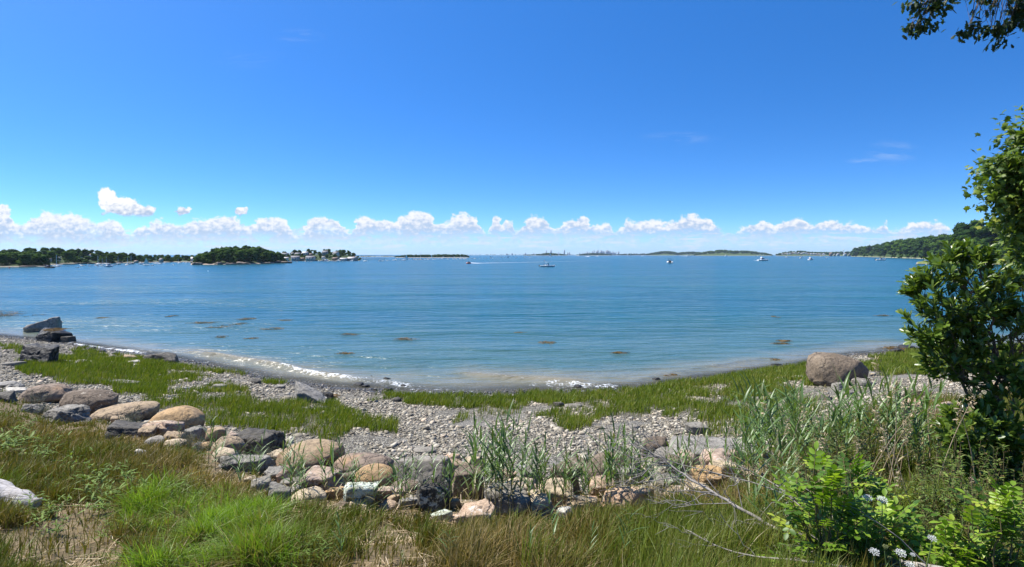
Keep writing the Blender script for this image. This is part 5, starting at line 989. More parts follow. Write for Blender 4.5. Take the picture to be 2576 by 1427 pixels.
boat('sail', *z2(1915, 272), None, 6., .4, 'sailboat among the little boats at the marina of the point'); boat('sail', *z2(2256, 274), None, 6.6, 2.9, 'sailboat moored in front of the timber pier'); boat('cruiser', *z2(2450, 272), 2.8, None, .5, 'white cruiser just right of the timber pier'); boat('open', *z2(2482, 274), 2.2, None, .2, 'low white boat right beside the cruiser near the pier')
z3 = lambda x, y: (375 + x / 12.88, 240 + y / 12.88)
GM = 'moored boats before the long low island'
for i, (x, y) in enumerate(((98, 272), (168, 268), (215, 265), (240, 262), (283, 264), (268, 254), (335, 262), (375, 264), (440, 250), (505, 252), (522, 256), (545, 252), (578, 254), (605, 256), (640, 254), (680, 252), (703, 246), (745, 254), (765, 254), (820, 248), (850, 248), (880, 246), (918, 249), (950, 248), (1045, 247), (1015, 248), (1105, 245), (1180, 246), (1165, 247), (1252, 239), (1268, 243), (1292, 242), (1343, 239), (1427, 238), (1512, 234), (1618, 220), (1640, 231), (1660, 231), (1930, 226), (2000, 228))): boat(('open', 'cuddy', 'skiff', 'cuddy', 'navy' if i % 2 else 'open')[i % 5], *z3(x, y), (2.2, 2.8, 1.5, 2.4, 1.9)[i % 5] * (1 if x < 1240 else .7), None, random.uniform(-.5, .5) + (3.14 if i % 2 else 0), 'small boat moored in the long row before the low island', GM)
boat('cruiser', *z3(68, 271), 2.6, None, .3, 'white motor cruiser at the left end of the long row of boats'); boat('cuddy', *z3(1717, 227), 1.3, None, 1.2, 'white boat far right of the moored row, below the horizon shore'); boat('cruiser', *z3(1817, 227), 1.6, None, .2, 'white cruiser standing alone beyond the wake')
for x, y, ht, k, lab in ((372, 264, 6.2, 'sail', 'sailboat at the left end of the row before the low island'), (402, 252, 5.4, 'up', 'sailboat with tall white sail before the low island'), (500, 250, 4.8, 'nsail', 'dark sailboat in the row, left third of the low island'), (583, 252, 6.0, 'nsail', 'tallest masted boat in the row before the low island'), (750, 254, 4.2, 'sail', 'sailboat in the row at the middle of the low island'), (785, 250, 4.0, 'sail', 'sailboat next right of the middle one in the row'), (1022, 247, 2.8, 'bsail', 'short masted sailboat right in the row'), (1145, 245, 4.6, 'sail', 'sailboat at the right tip of the low island'), (1490, 235, 2.8, 'up', 'tiny distant sailboat with sail up right of the row'), (2258, 219, 3.8, 'up', 'white sailboat under sail right of the two paired towers')): boat(k, *z3(x, y), None, ht, random.uniform(-.3, .3), lab)
z4 = L4
boat('up', *z4(880, 207), None, 2.6, .4, 'dark distant sailboat under sail right of the city'); boat('up', *z4(549, 199), None, 1.1, .2, 'tiny white sail under the city skyline')
# wakes: broken white water trailing behind a moving boat
m, t = newmat('wake_foam'); fnz = t.noise(pos(t), .55, 5, .75); wa = attr(t, 'var'); mx = t.n('ShaderNodeMixShader'); tr = t.n('ShaderNodeBsdfTransparent')
t.put(mx.inputs[0], t.ss(t.m('ADD', wa, t.m('MULTIPLY', t.m('SUBTRACT', fnz, .5), 1.6)), .30, .62)); t.put(mx.inputs[1], tr.outputs[0]); t.put(mx.inputs[2], princ(t, (.82, .84, .85), .8, t.bump(fnz, .6, .3))); out(t, mx.outputs[0]); wakem = m
def wake(px0, py0, px1, py1, w0, w1, label, hump=.25, a0=1., a1=.3):
    """from the boat (px0) back to where the foam fades (px1); widths in metres"""
    n = 60; q = np.linspace(0, 1, n); px, py = px0 + (px1 - px0) * q, py0 + (py1 - py0) * q; Y = EYE * F / (py - HY); X = (px - HX) / F * Y; w = w0 + (w1 - w0) * q
    k = np.linspace(-1, 1, 5); V = np.stack([X[:, None] + 0 * k, Y[:, None] + w[:, None] * k, .05 + hump * (1 - k ** 2)[None] * np.exp(-3 * q)[:, None]], -1).reshape(-1, 3)
    i = np.arange(n - 1)[:, None] * 5; j = np.arange(4)[None]; f = np.stack([i + j, i + j + 1, i + 5 + j + 1, i + 5 + j], -1).reshape(-1, 4)
    a = ((a0 + (a1 - a0) * q)[:, None] * (1 - .5 * k ** 2)).ravel(); o = ob('wake', me_np('wake', V, [f], [wakem], True, {'var': a})); tag(o, label, None, None, 'stuff')
wake(471, 263.5, 487, 263.1, 1.6, 2.2, 'thick white wake right behind the water scooter', .7, 1.2, .9); wake(486, 263.15, 545, 261.9, 2.0, 3.0, 'long white wake trailing from the water scooter across the bay', .1, .85, .5); wake(545, 261.9, 612, 260.4, 3., 4., 'faint far end of the long wake crossing the bay', .03, .5, .33)
for x, y, w, x1, lab, wl in ((215, 205, 1.8, 150, 'fast white boat left of two below the city skyline', 'white wake of the left fast boat below the skyline'), (347, 216, 1.9, 270, 'fast white boat heading right below the city skyline', 'white wake of the right fast boat below the skyline'), (460, 209, 1.4, 418, 'white boat running right of the city skyline', 'wake of the boat right of the skyline'), (1030, 206, 1.6, 1000, 'small white boat far off before the low hazy shore', 'small wake of the boat before the hazy shore'), (1625, 207, 3.2, 1500, 'large white fast boat throwing up a long wake', 'long bright wake of the large fast boat')):
    boat('cruiser', *z4(x, y), w, None, 0., lab); a = z4(x - 8, y); b = z4(x1, y - 1); wake(a[0], a[1] - .05, b[0], b[1], 9, 12, wl, 1.2, 1.2, .8)
boat('skiff', *z4(1327, 205), .9, None, .3, 'tiny white boat before the rounded far island'); boat('cruiser', *z4(2110, 207), 3.0, None, .1, 'white ferry like boat before the long green island'); wake(725, 256.05, 737, 255.95, 9, 12, 'thin wake of the boat before the long green island', .6, .9, .4)
z5 = lambda x, y: (737.5 + x / 11.45, 240 + y / 11.45)
c = boat('cruiser', *z5(292, 238), 9.2, None, .15, 'white cabin cruiser with raked bow heading right, right of centre'); wake(757.5, 260.55, 752, 260.3, 1.4, 2.0, 'short white wake behind the white cabin cruiser', .25, 1., .5)
boat('ncuddy', *z5(567, 199), 3.2, None, 3.0, 'dark hulled boat between the white cruisers at right'); boat('cruiser', *z5(728, 209), 3.2, None, .2, 'white cruiser second from the largest one at right'); boat('cruiser', *z5(840, 229), 6.0, None, .55, 'big white cruiser with its stern toward the viewer at right'); boat('cuddy', *z5(740, 190), 2.2, None, .1, 'white boat behind the second white cruiser at right'); boat('open', *z5(793, 183), 1.2, None, .1, 'tiny white boat farther off behind the big white cruiser'); boat('cuddy', *z5(962, 189), 2.4, None, 3.0, 'white boat before the red brick shore house'); boat('open', *z5(1022, 206), 2.2, None, .2, 'low white boat moored right of the red brick shore house'); boat('cuddy', *z5(1640, 233), 9., None, .08, 'white motorboat moored below the wooded bluff'); boat('open', *z5(2150, 238), 3.6, None, .2, 'white boat with a red figure beyond the grassy spit'); boat('cuddy', *z5(2232, 236), 5.4, None, 2.9, 'white boat drawn up behind the grassy spit'); boat('cruiser', *z5(235, 184), 1.6, None, .1, 'tiny white boat at the right tip of the long green island'); boat('open', *z5(520, 180), .9, None, .1, 'tiny white boat left of the far right hill'); boat('open', *z5(628, 180), .9, None, .1, 'tiny white boat under the houses of the far right hill'); boat('cuddy', *z5(1060, 187), 1.4, None, .1, 'small white boat close under the red brick shore house')
# the blue hulled centre console, nearest boat
e = motorboat('ttop', bluem); Y = EYE * F / (266.9 - HY); e.location = (at(547.3, 266.9, Y)[0], Y, 0); e.rotation_euler = (0, 0, .12); tag(e, 'light blue motorboat with white hard top and black outboard, nearest boat of the bay', 'motorboat'); s_ = 14.6 / F * Y / 8.2; e.scale = (s_,) * 3
fl_ = MB(); fl_.tube([(-1.2, 0, 2.65), (-1.3, 0, 3.6)], .025, 5); g_ = fl_.build('flagstaff', alum, e); MB().box((-1.55, 0, 3.4), (.5, .02, .32)).build('flag', redm, g_)
figure('person', 'stand', (.75, .75, .73), (.08, .08, .1), 'person in a white shirt standing at the helm of the blue motorboat', (e.location.x - .55 * s_, Y - .1, .45 * s_), .2, .95 * s_); figure('person', 'stand', (.10, .11, .16), (.2, .2, .22), 'person in dark clothes standing behind the helm of the blue motorboat', (e.location.x - 1.9 * s_, Y + .25, .42 * s_), 1.2, .9 * s_)
# rigid inflatable seen from astern
e = empty('inflatable_boat'); Y = EYE * F / (263.3 - HY); e.location = (at(669.8, 263.3, Y)[0], Y, 0)
tu = MB()
for s in (-1, 1): tu.tube([(-3.2, s * 1.05, .5), (-2, s * 1.1, .55), (1.5, s * 1.05, .65), (3.0, s * .45, .8), (3.4, 0, .85)], [.30, .38, .38, .34, .3], 10)
tu.build('tube', rubber, e, None, True); hull(MB(), 6., 1.9, .45, .3).build('hull', whitem, e); wedge(MB(), -.6, .5, .9, .4, 1.5, .3).build('console', blackm, e); MB().box((-.1, 0, 2.35), (1.6, 1.5, .08)).build('top', canvasm, e)
q_ = MB()
for sx in (-.7, .5):
    for sy in (-1, 1): q_.tube([(sx, sy * .6, .5), (sx, sy * .65, 2.33)], .04, 5)
q_.build('top_frame', blackm, e); outboard(e, 6.2, .1, 1.1); e.rotation_euler = (0, 0, 1.45); s_ = 5.6 / F * Y / 2.9; e.scale = (s_,) * 3; tag(e, 'white inflatable boat with a dark canopy seen from astern, centre right', 'inflatable boat')
figure('person', 'stand', (.05, .05, .06), (.06, .06, .07), 'person in black standing at the console of the inflatable boat', (e.location.x - .5, Y - .9, .3), 1.5, .85 * s_)
# water scooter with two riders
e = empty('water_scooter'); Y = EYE * F / (263.6 - HY); e.location = (at(468.6, 263.6, Y)[0], Y, .05); hull(MB(), 3.2, 1.15, .55, .25, .8, .04).build('hull', redm, e); wedge(MB(), -1.3, .3, .5, .5, .85, .15).build('seat', blackm, e); wedge(MB(), .2, 1.2, .6, .5, 1.0, .6).build('cowl', blackm, e); MB().tube([(.25, -.4, 1.12), (.35, 0, 1.05), (.25, .4, 1.12)], .035, 6).build('handlebar', blackm, e); e.rotation_euler = (0, 0, 3.1); s_ = 5.2 / F * Y / 3.2 * .9; e.scale = (s_,) * 3; tag(e, 'dark red water scooter with two riders racing left', 'water scooter')
figure('person', 'sit', (.04, .04, .05), (.08, .08, .1), 'front rider in a dark vest sitting on the water scooter', (e.location.x - .05 * s_, Y, .05 + .78 * s_), 3.1, s_); figure('person', 'sit', (.30, .05, .05), (.06, .06, .07), 'rear rider in a dark red vest sitting on the water scooter', (e.location.x + .62 * s_, Y, .05 + .80 * s_), 3.1, s_)
# dark workboat at the left
e = empty('workboat'); Y = EYE * F / (268 - HY); e.location = (at(49.3, 268, Y)[0], Y, 0); hull(MB(), 9.6, 3., .9, .9, .8, .04).build('hull', steelg, e); wedge(MB(), .3, 2.8, 1.9, .8, 2.6, .12).build('wheelhouse', steelg, e).location.x = -.6
MB().tube([(-.6, 0, .8), (-.4, 0, 8.2)], [.11, .06], 8).build('mast', blackm, e); MB().tube([(-.5, 0, 1.8), (-4, 0, 3.6)], .07, 6).build('derrick_boom', blackm, e); rg = MB(); rg.tube([(-4, 0, 3.6), (-.45, 0, 7.8)], .03, 4); rg.tube([(4.6, 0, 1.9), (-.4, 0, 8.0)], .03, 4); rg.build('rigging', blackm, e); MB().box((-3, 0, 1.2), (2., 1.8, .8)).build('deck_gear', blackm, e); MB().box((.6, 0, 2.1), (.06, 1.4, .45)).build('window', glassm, e).location.x = 1.75
e.rotation_euler = (0, 0, 3.1); s_ = 10.2 / F * Y / 9.6; e.scale = (s_,) * 3; tag(e, 'dark workboat with a tall mast and boom lying off the left point', 'workboat')
# buoys
def buoy(px, py, d, m_, label, grp=None, can=False):
    Y = EYE * F / (py - HY); e = empty('buoy', ((px - HX) / F * Y, Y, 0)); r_ = d / F * Y / 2; tag(e, label, 'buoy', grp)
    if can: MB().tube([(0, 0, -r_), (0, 0, r_ * 2), (0, 0, r_ * 3)], [r_, r_, r_ * .45], 10).build('float', m_, e)
    else: MB().add(ICO[2][0] * r_ + (0, 0, r_ * .4), ICO[2][1]).build('float', m_, e, None, True)
    MB().tube([(0, 0, r_), (0, 0, r_ * (3.6 if can else 2.0))], r_ * .16, 5).build('ring', alum, e)
buoy(9.4, 268.3, 1., redm, 'dark red can buoy off the left point', None, True); buoy(98, 266.7, .7, redm, 'small dark red buoy between moored motorboats at left', None, True); buoy(143.8, 266, .6, whitem, 'small white mooring ball right of the boats under the hillside'); buoy(208, 271.2, .8, whitem, 'white mooring ball in open water before the wooded island'); buoy(375, 273.2, .7, blackm, 'small dark float in open water left of centre'); buoy(693, 271, .8, blackm, 'small dark float in open water right of the inflatable boat'); buoy(81.8, 267.6, .6, whitem, 'tiny white mooring ball beside the small dark open boat')
# ------------------------------------------------------------------ near plants
def unit(v): return v / (np.linalg.norm(v, axis=-1, keepdims=True) + 1e-9)
def leaves_np(P, D, N, L, W, prof=((0, .06), (.3, .55), (.62, 1.), (.88, .75), (1., .04)), fold=.25, curl=.15):
    """K folded leaves: base P, direction D, upper normal N; returns verts, faces, verts per leaf"""
    D = unit(D); S = unit(np.cross(D, N)); U = np.cross(S, D); K = len(P); rows = []
    for q, w in prof:
        c = P + D * (L * q)[:, None] - U * (L * curl * q * q)[:, None]; h = (W * w * .5)[:, None]
        rows += [c - S * h + U * h * fold, c, c + S * h + U * h * fold]
    V = np.stack(rows, 1); nv = len(rows); n = len(prof)
    b = np.array([(3 * i + a, 3 * i + a + 1, 3 * i + a + 4, 3 * i + a + 3) for i in range(n - 1) for a in (0, 1)])
    return V.reshape(-1, 3), (b[None] + nv * np.arange(K)[:, None, None]).reshape(-1, 4), nv
def lobed_np(P, D, N, L, outline):
    D = unit(D); S = unit(np.cross(D, N)); U = np.cross(S, D); o = np.array(outline); K = len(P); n = len(o)
    r2 = (o ** 2).sum(1); V = P[:, None] + L[:, None, None] * (o[None, :, :1] * S[:, None] + o[None, :, 1:] * D[:, None] - .22 * r2[None, :, None] * U[:, None])
    c = P + D * (L * .42)[:, None] + U * (L * .03)[:, None]; V = np.concatenate([c[:, None], V], 1)
    b = np.array([(0, i + 1, (i + 1) % n + 1) for i in range(n)]); return V.reshape(-1, 3), (b[None] + (n + 1) * np.arange(K)[:, None, None]).reshape(-1, 3), n + 1
MAPLE = [(0, 0), (.10, .12), (.34, .05), (.26, .22), (.52, .42), (.33, .46), (.28, .60), (.14, .58), (.0, 1.), (-.14, .58), (-.28, .60), (-.33, .46), (-.52, .42), (-.26, .22), (-.34, .05), (-.10, .12)]
OAK = [(0, 0), (.07, .14), (.20, .20), (.11, .32), (.28, .44), (.15, .54), (.33, .72), (.16, .78), (.12, .95), (0, 1.), (-.12, .95), (-.16, .78), (-.33, .72), (-.15, .54), (-.28, .44), (-.11, .32), (-.20, .20), (-.07, .14)]
def rdir(r, n): return unit(r.normal(size=(n, 3)))
reedm = leafmat('reed_leaf', [(0, (.38, .30, .15)), (.15, (.14, .16, .045)), (.5, (.10, .175, .05)), (1, (.17, .26, .07))], .4, .35, .45)
stemm = leafmat('reed_stem', [(0, (.36, .28, .15)), (.4, (.22, .21, .07)), (.7, (.085, .125, .03)), (1, (.08, .14, .035))], .5, .1, .4)
plumem = leafmat('seed_plume', [(0, (.34, .26, .16)), (1, (.55, .44, .30))], .8, .3, .2)
def reed_proto(seed, nl=9, plume=False):
    r = np.random.default_rng(seed); e = empty('reed'); q = np.linspace(0, 1, 9); lx, ly = r.normal(0, .07, 2); P = np.stack([lx * q ** 2, ly * q ** 2, q * .93], -1)
    MB().tube(P, .0052 * (1.1 - .7 * q), 5, q).build('stem', stemm, e)
    qs = np.linspace(.30, .97, nl); B = np.stack([np.interp(qs, q, P[:, i]) for i in range(3)], -1); az = np.where(np.arange(nl) % 2, 0, math.pi) + r.uniform(0, 6.28) + r.normal(0, .5, nl); el = r.uniform(.75, 1.2, nl); el[-1] = 1.45
    D = np.stack([np.cos(az) * np.cos(el), np.sin(az) * np.cos(el), np.sin(el)], -1); N = np.stack([-np.cos(az) * np.sin(el), -np.sin(az) * np.sin(el), np.cos(el)], -1)
    L = r.uniform(.20, .34, nl) * np.interp(qs, [.3, .6, 1], [.7, 1.1, .8]); V, f, nv = leaves_np(B, D, N, L, r.uniform(.018, .028, nl), ((0, .5), (.2, 1.), (.5, .9), (.8, .5), (1., .02)), .3, r.uniform(.0, .5))
    var = np.clip(r.normal(.55, .18, nl), .12, 1); var[0] = .05; me = me_np('leaves', V, [f], [reedm], False, {'var': np.repeat(var, nv)}); ob('leaves', me, e)
    if plume:
        K = 90; b = P[-1] + np.stack([r.normal(0, .012, K), r.normal(0, .012, K), r.uniform(-.05, .2, K)], -1); V, f, nv = leaves_np(b, rdir(r, K) * (.5, .5, .3) + (.3, 0, .7), rdir(r, K), r.uniform(.02, .05, K), r.uniform(.004, .008, K)); ob('plume', me_np('plume', V, [f], [plumem], False, {'var': np.repeat(r.random(K), nv)}), e)
    return e
RP = [reed_proto(60 + i, 10 + i % 3) for i in range(7)] + [reed_proto(77, 8, True)]; rused = set()
def reed(k, loc, hgt, rz, label, group):
    o = RP[k] if k not in rused else copy_tree(RP[k]); rused.add(k); o.location = loc; s = hgt; o.scale = (s, s, s); o.rotation_euler = (random.gauss(0, .07), random.gauss(.04, .07), rz); tag(o, label, 'reed', group)
r = np.random.default_rng(99)
GR = [(1150, 1310, 34, 1250, 1310, 1040, 1150), (995, 1062, 8, 1270, 1300, 1130, 1190), (1320, 1400, 14, 1270, 1300, 1105, 1160), (1400, 1436, 9, 1260, 1300, 1085, 1180), (1462, 1492, 6, 1270, 1300, 1095, 1160), (1500, 1590, 18, 1255, 1290, 1075, 1150), (1580, 1720, 20, 1240, 1285, 1095, 1180), (1720, 1900, 24, 1200, 1250, 1060, 1150), (690, 780, 12, 1240, 1290, 1085, 1170), (590, 650, 7, 1200, 1260, 1085, 1160), (518, 552, 6, 1130, 1200, 1025, 1110), (795, 912, 12, 1230, 1295, 1100, 1190), (440, 472, 3, 1120, 1165, 1060, 1110), (930, 990, 4, 1260, 1300, 1150, 1200), (1090, 1160, 6, 1270, 1310, 1130, 1200)]
for (x0, x1, n, a, b, c, d) in GR:
    for i in range(n):
        dx, db, dt = r.uniform(x0, x1), r.uniform(a, b), r.uniform(c, d); g = hitd(dx, db); hgt = (db - dt) / DS / F * g[1] * 1.04
        reed(int(r.integers(0, 8 if i == 3 else 7)), g - (0, 0, .02), hgt, r.uniform(0, 6.28), 'slender green reed growing between the boulders and the grass', 'reeds along the boulder row')
for (x0, x1, n, a, b, c, d) in ((1880, 2080, 64, 1150, 1260, 955, 1060), (2080, 2340, 64, 1110, 1240, 945, 1040), (2290, 2420, 10, 1150, 1230, 1010, 1090), (1880, 2010, 20, 1260, 1400, 1090, 1270)):
    for i in range(n):
        dx, db, dt = r.uniform(x0, x1), r.uniform(a, b), r.uniform(c, d); g = hitd(dx, db); hgt = (db - dt) / DS / F * g[1] * 1.02
        reed(int(r.integers(0, 8 if i == 3 else 7)), g - (0, 0, .02), hgt, r.uniform(0, 6.28), 'bluish green reed in the dense stand at right', 'reeds of the dense stand at right')
for dx, db, dt, k in ((862, 1440, 1300, 0), (850, 1440, 1330, 2), (1120, 1440, 1330, 3), (1400, 1440, 1250, 1), (1330, 1440, 1330, 4), (1560, 1440, 1270, 5), (1015, 1440, 1385, 2), (1480, 1440, 1330, 6)):
    g = hitd(dx, db); reed(k, g, (db - dt) / DS / F * g[1] * 1.05, r.uniform(0, 6.28), 'single young reed in the foreground grass', 'young reeds in the foreground')
# pale stalk with a drooping seed head
g = hitd(1718, 1300); tp = at(1790 / DS, 985 / DS, g[1] + .1); q = np.linspace(0, 1, 12)[:, None]; P = (tp - g) * q + (.12, 0, .05) * np.sin(q * math.pi) * -.3
e = empty('grass_stalk', g); tag(e, 'tall pale dry stalk rising past the long ledge', 'grass stalk'); MB().tube(P, .0045 - .0025 * q[:, 0], 5, .1).build('stem', plumem, e); K = 60; b = P[-1] + np.stack([r.normal(0, .01, K), r.normal(0, .01, K), r.uniform(-.12, .06, K)], -1); V, f, nv = leaves_np(b, rdir(r, K) + (0, 0, .6), rdir(r, K), r.uniform(.015, .03, K), r.uniform(.004, .007, K)); ob('seed_head', me_np('seed_head', V, [f], [plumem], False, {'var': np.repeat(r.random(K), nv)}), e)
# ------------------------------------------------------------------ woody plants
twigm = plain('twig_bark', (.13, .105, .08), .85, .35, 20.); deadm = plain('dead_wood', (.24, .215, .185), .85, .45, 9.)
def branchy(mb, P0, P1, r0, r1, n=8, wob=.06, rs=None, k=6):
    q = np.linspace(0, 1, n)[:, None]; P = np.array(P0) * (1 - q) + np.array(P1) * q; L = np.linalg.norm(np.array(P1) - P0)
    P[1:-1] += rs.normal(0, wob * L / 2, (n - 2, 3)) * np.sin(q[1:-1] * math.pi); mb.tube(P, r0 + (r1 - r0) * q[:, 0], k); return P
def blob_pts(rs, blobs, n, Y, dfac=.8, shell=.55):
    """points in blobs given in overview pixels (cx, cy, rx, ry) around depth Y; returns positions and outward directions"""
    w = np.array([b[2] * b[3] for b in blobs], float); i = rs.choice(len(blobs), n, p=w / w.sum()); U = rdir(rs, n); rad = (shell + (1 - shell) * rs.random(n)) ** .7
    B = np.array(blobs, float); s = Y / F / DS; dep = dfac * (B[i, 2] + B[i, 3]) / 2 * s
    c = np.stack([(B[i, 0] / DS - HX) / F * Y, np.full(n, Y), EYE - (B[i, 1] / DS - HY) / F * Y], -1)
    return c + U * rad[:, None] * np.stack([B[i, 2] * s, dep, B[i, 3] * s], -1), U
# glossy bush at right
gm_ = leafmat('glossy_leaf', [(0, (.032, .072, .010)), (.35, (.075, .135, .016)), (.75, (.140, .210, .026)), (1, (.26, .32, .06))],   .34, .34, .5)
rs = np.random.default_rng(41); YB = 6.3; base = np.array((at(1022, 480, YB)[0], YB + .2, 0.)); base[2] = zland(base[0], base[1]) - .05
BL = [(2420, 735, 125, 105), (2350, 790, 72, 95), (2500, 860, 120, 130), (2400, 890, 80, 75), (2570, 760, 70, 70), (2455, 650, 34, 36), (2400, 665, 40, 40)]; BL2 = [(2460, 1085, 88, 75), (2545, 1040, 60, 85), (2440, 1160, 55, 40), (2560, 1160, 60, 70)]
e = empty('glossy_bush', base); tag(e, 'big dark glossy leaved bush filling the right edge', 'bush')
C1, U1 = blob_pts(rs, BL, 560, YB); C2, U2 = blob_pts(rs, BL2, 290, YB - .25); C = np.concatenate([C1, C2]) - base; U = np.concatenate([U1, U2]); ax = unit(U * (.9, .8, .7) + (0, 0, .75) + rs.normal(0, .25, U.shape))
K = 12; n = len(C); i = np.repeat(np.arange(n), K); A = ax[i]; t1 = unit(np.cross(A, rdir(rs, n * K))); spread = rs.uniform(.35, 1.15, n * K)[:, None]; D = A + t1 * spread; N = A - t1 * .5 * spread + (0, 0, .25)
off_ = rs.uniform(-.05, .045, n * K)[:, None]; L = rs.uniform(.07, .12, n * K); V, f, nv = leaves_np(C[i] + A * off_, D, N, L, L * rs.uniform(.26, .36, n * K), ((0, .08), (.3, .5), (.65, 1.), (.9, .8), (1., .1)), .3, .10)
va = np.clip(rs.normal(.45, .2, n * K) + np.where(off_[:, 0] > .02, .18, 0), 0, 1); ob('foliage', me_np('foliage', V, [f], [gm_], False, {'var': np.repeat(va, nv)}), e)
bm_ = MB(); 
for (cx, cy, rx, ry) in BL + BL2:
    tg = at(cx / DS, cy / DS, YB) - base; mid = tg * .5 + rs.normal(0, .06, 3) + (.1, 0, .05); branchy(bm_, (rs.normal(0, .04), rs.normal(0, .04), 0), mid, .024, .016, 7, .08, rs); P = branchy(bm_, mid, tg, .016, .007, 7, .08, rs)
    for k in range(16):
        s_ = C[rs.integers(0, n)]; near_ = C[np.argsort(((C - tg) ** 2).sum(1))[rs.integers(0, 60)]]; branchy(bm_, P[rs.integers(2, 7)], near_, .006, .0025, 5, .1, rs, 4)
bm_.build('branches', twigm, e)
# maple at the right edge
mm_ = leafmat('maple_leaf', [(0, (.03, .065, .010)), (.4, (.09, .155, .016)), (.75, (.18, .25, .027)), (1, (.30, .32, .05))], .5, .38, .35)
def big_tree(name, label, blobs, Y, ntw, lpt, lsz, outline, mat, seed, px_trunk, ztop_, spread=.22, droop=.25, r0=.16, lr=.05, up=False, shell=.35, dfac=1.):
    rs = np.random.default_rng(seed); bx = (px_trunk - HX) / F * Y; base = np.array((bx, Y + .3, zland(bx, Y + .3) - .1)); e = empty(name, base); tag(e, label, 'tree')
    C, U = blob_pts(rs, blobs, ntw, Y, dfac, shell); C -= base; n = len(C); i = np.repeat(np.arange(n), lpt); tw = unit(U * (1, 1, .5) + (-.35, 0, -droop) + rs.normal(0, .3, U.shape))
    pos_ = C[i] + rs.normal(0, spread, (n * lpt, 3)) * (1, 1, .55); D = tw[i] * .7 + rdir(rs, n * lpt) * .9 + (0, 0, -.35); N = np.array((-.25, -.1, 1.)) + rs.normal(0, .45, (n * lpt, 3)); L = rs.uniform(.7, 1.25, n * lpt) * lsz
    V, f, nv = lobed_np(pos_, D, N, L, outline); va = np.clip(rs.normal(.48, .22, n * lpt), 0, 1); ob('crown', me_np('crown', V, [f], [mat], False, {'var': np.repeat(va, nv)}), e)
    bk = MB(); q = np.linspace(0, 1, 12)[:, None]; tp = np.array((rs.normal(0, .2), 0, ztop_ - base[2])); P = tp * q + np.stack([.12 * np.sin(q[:, 0] * 4), .1 * np.sin(q[:, 0] * 3 + 1), 0 * q[:, 0]], -1); bk.tube(P, r0 * (1 - .75 * q[:, 0]) + .03 * np.exp(-q[:, 0] * 14), 10); tr_o = bk.build('trunk', barkm, e, None, True); lb = MB()
    for (cx, cy, rx, ry) in blobs:
        tg = at(cx / DS, cy / DS, Y) - base; k = 11 if up else int(np.clip((tg[2] - .12 * np.linalg.norm(tg[:2])) / tp[2] * 11, 3, 11)); PP = branchy(lb, P[k], tg, lr, lr * .28, 9, .05, rs)
        near_ = C[np.argsort(((C - tg) ** 2).sum(1))[:max(8, ntw // len(blobs))]]
        for c in near_: branchy(lb, PP[rs.integers(4, 9)], c, min(.012, lr * .4), .003, 5, .07, rs, 4)
    lb.build('limbs', twigm, e)
    return e
big_tree('maple_tree', 'leafy maple with yellow green lobed leaves at the right edge', [(2575, 330, 32, 66), (2545, 420, 68, 42), (2520, 480, 64, 46), (2578, 490, 70, 70), (2574, 555, 42, 52), (2622, 625, 60, 80), (2620, 430, 90, 160), (2660, 640, 90, 110), (2590, 690, 30, 40)], 11.5, 230, 26, .135, MAPLE, mm_, 51, 1084, 12.2, .17, .3, .17, .04, False, .2)
om_ = leafmat('oak_leaf', [(0, (.014, .030, .008)), (.5, (.028, .060, .013)), (1, (.075, .125, .022))], .5, .35, .35)
big_tree('oak_tree', 'oak branch with dark lobed leaves hanging in at the top right corner', [(2288, 74, 22, 16), (2318, 50, 26, 22), (2350, 18, 34, 20), (2382, 4, 30, 14), (2310, 2, 34, 10), (2440, 72, 18, 16), (2462, 44, 28, 22), (2492, 26, 30, 22), (2500, 66, 18, 14), (2535, 92, 26, 18), (2562, 60, 24, 24), (2556, 20, 30, 20), (2600, 40, 40, 60), (2480, -34, 150, 20), (2620, -40, 60, 50)], 9., 120, 14, .10, OAK, om_, 53, 1100, 14.6, .075, .5, .2, .017, True, .1)
# dead branch across the lower right
rs = np.random.default_rng(61)
def poly3(pts): return np.array([at(x / DS, y / DS, Y * .84) for x, y, Y in pts])
def densify(P, n=40): s = np.concatenate([[0], np.cumsum(np.linalg.norm(np.diff(P, axis=0), axis=1))]); u_ = np.linspace(0, s[-1], n); return np.stack([np.interp(u_, s, P[:, i]) for i in range(3)], -1)
M0 = densify(poly3([(1597, 1113, 6.7), (1655, 1150, 6.5), (1750, 1212, 6.2), (1850, 1272, 5.9), (1950, 1330, 5.6), (2060, 1356, 5.3), (2190, 1402, 5.0), (2430, 1446, 4.4)])); base = M0[-1].copy(); base[2] = zland(base[0], base[1])
e = empty('dead_branch', base); tag(e, 'long bare grey branch slanting down through the grass at lower right', 'branch'); mb = MB(); q = np.linspace(0, 1, 40); mb.tube(M0 - base + rs.normal(0, .004, (40, 3)), -1 * -.0045 + .019 * q ** .9, 8); mb.build('main_limb', deadm, e, None, True)
tw = MB()
def twigs(Pm, n, L0, L1, dirs, rr):
    for k in range(n):
        a = Pm[rs.integers(2, len(Pm) - 2)]; d = unit(np.array(dirs[rs.integers(0, len(dirs))]) + rs.normal(0, .28, 3)); L = rs.uniform(L0, L1); b = a + d * L; P = branchy(tw, a - base, b - base, rr, .0012, 7, .10, rs, 4)
        for j in range(rs.integers(1, 4)): a2 = P[rs.integers(2, 6)]; branchy(tw, a2, a2 + unit(d + rs.normal(0, .5, 3)) * L * rs.uniform(.25, .55), rr * .5, .0008, 5, .1, rs, 4)
twigs(M0, 34, .18, .75, ((-1, 0, .35), (-1, -.1, .05), (-.9, 0, -.25), (-.5, .2, .5), (-1., .2, .2)), .0048)
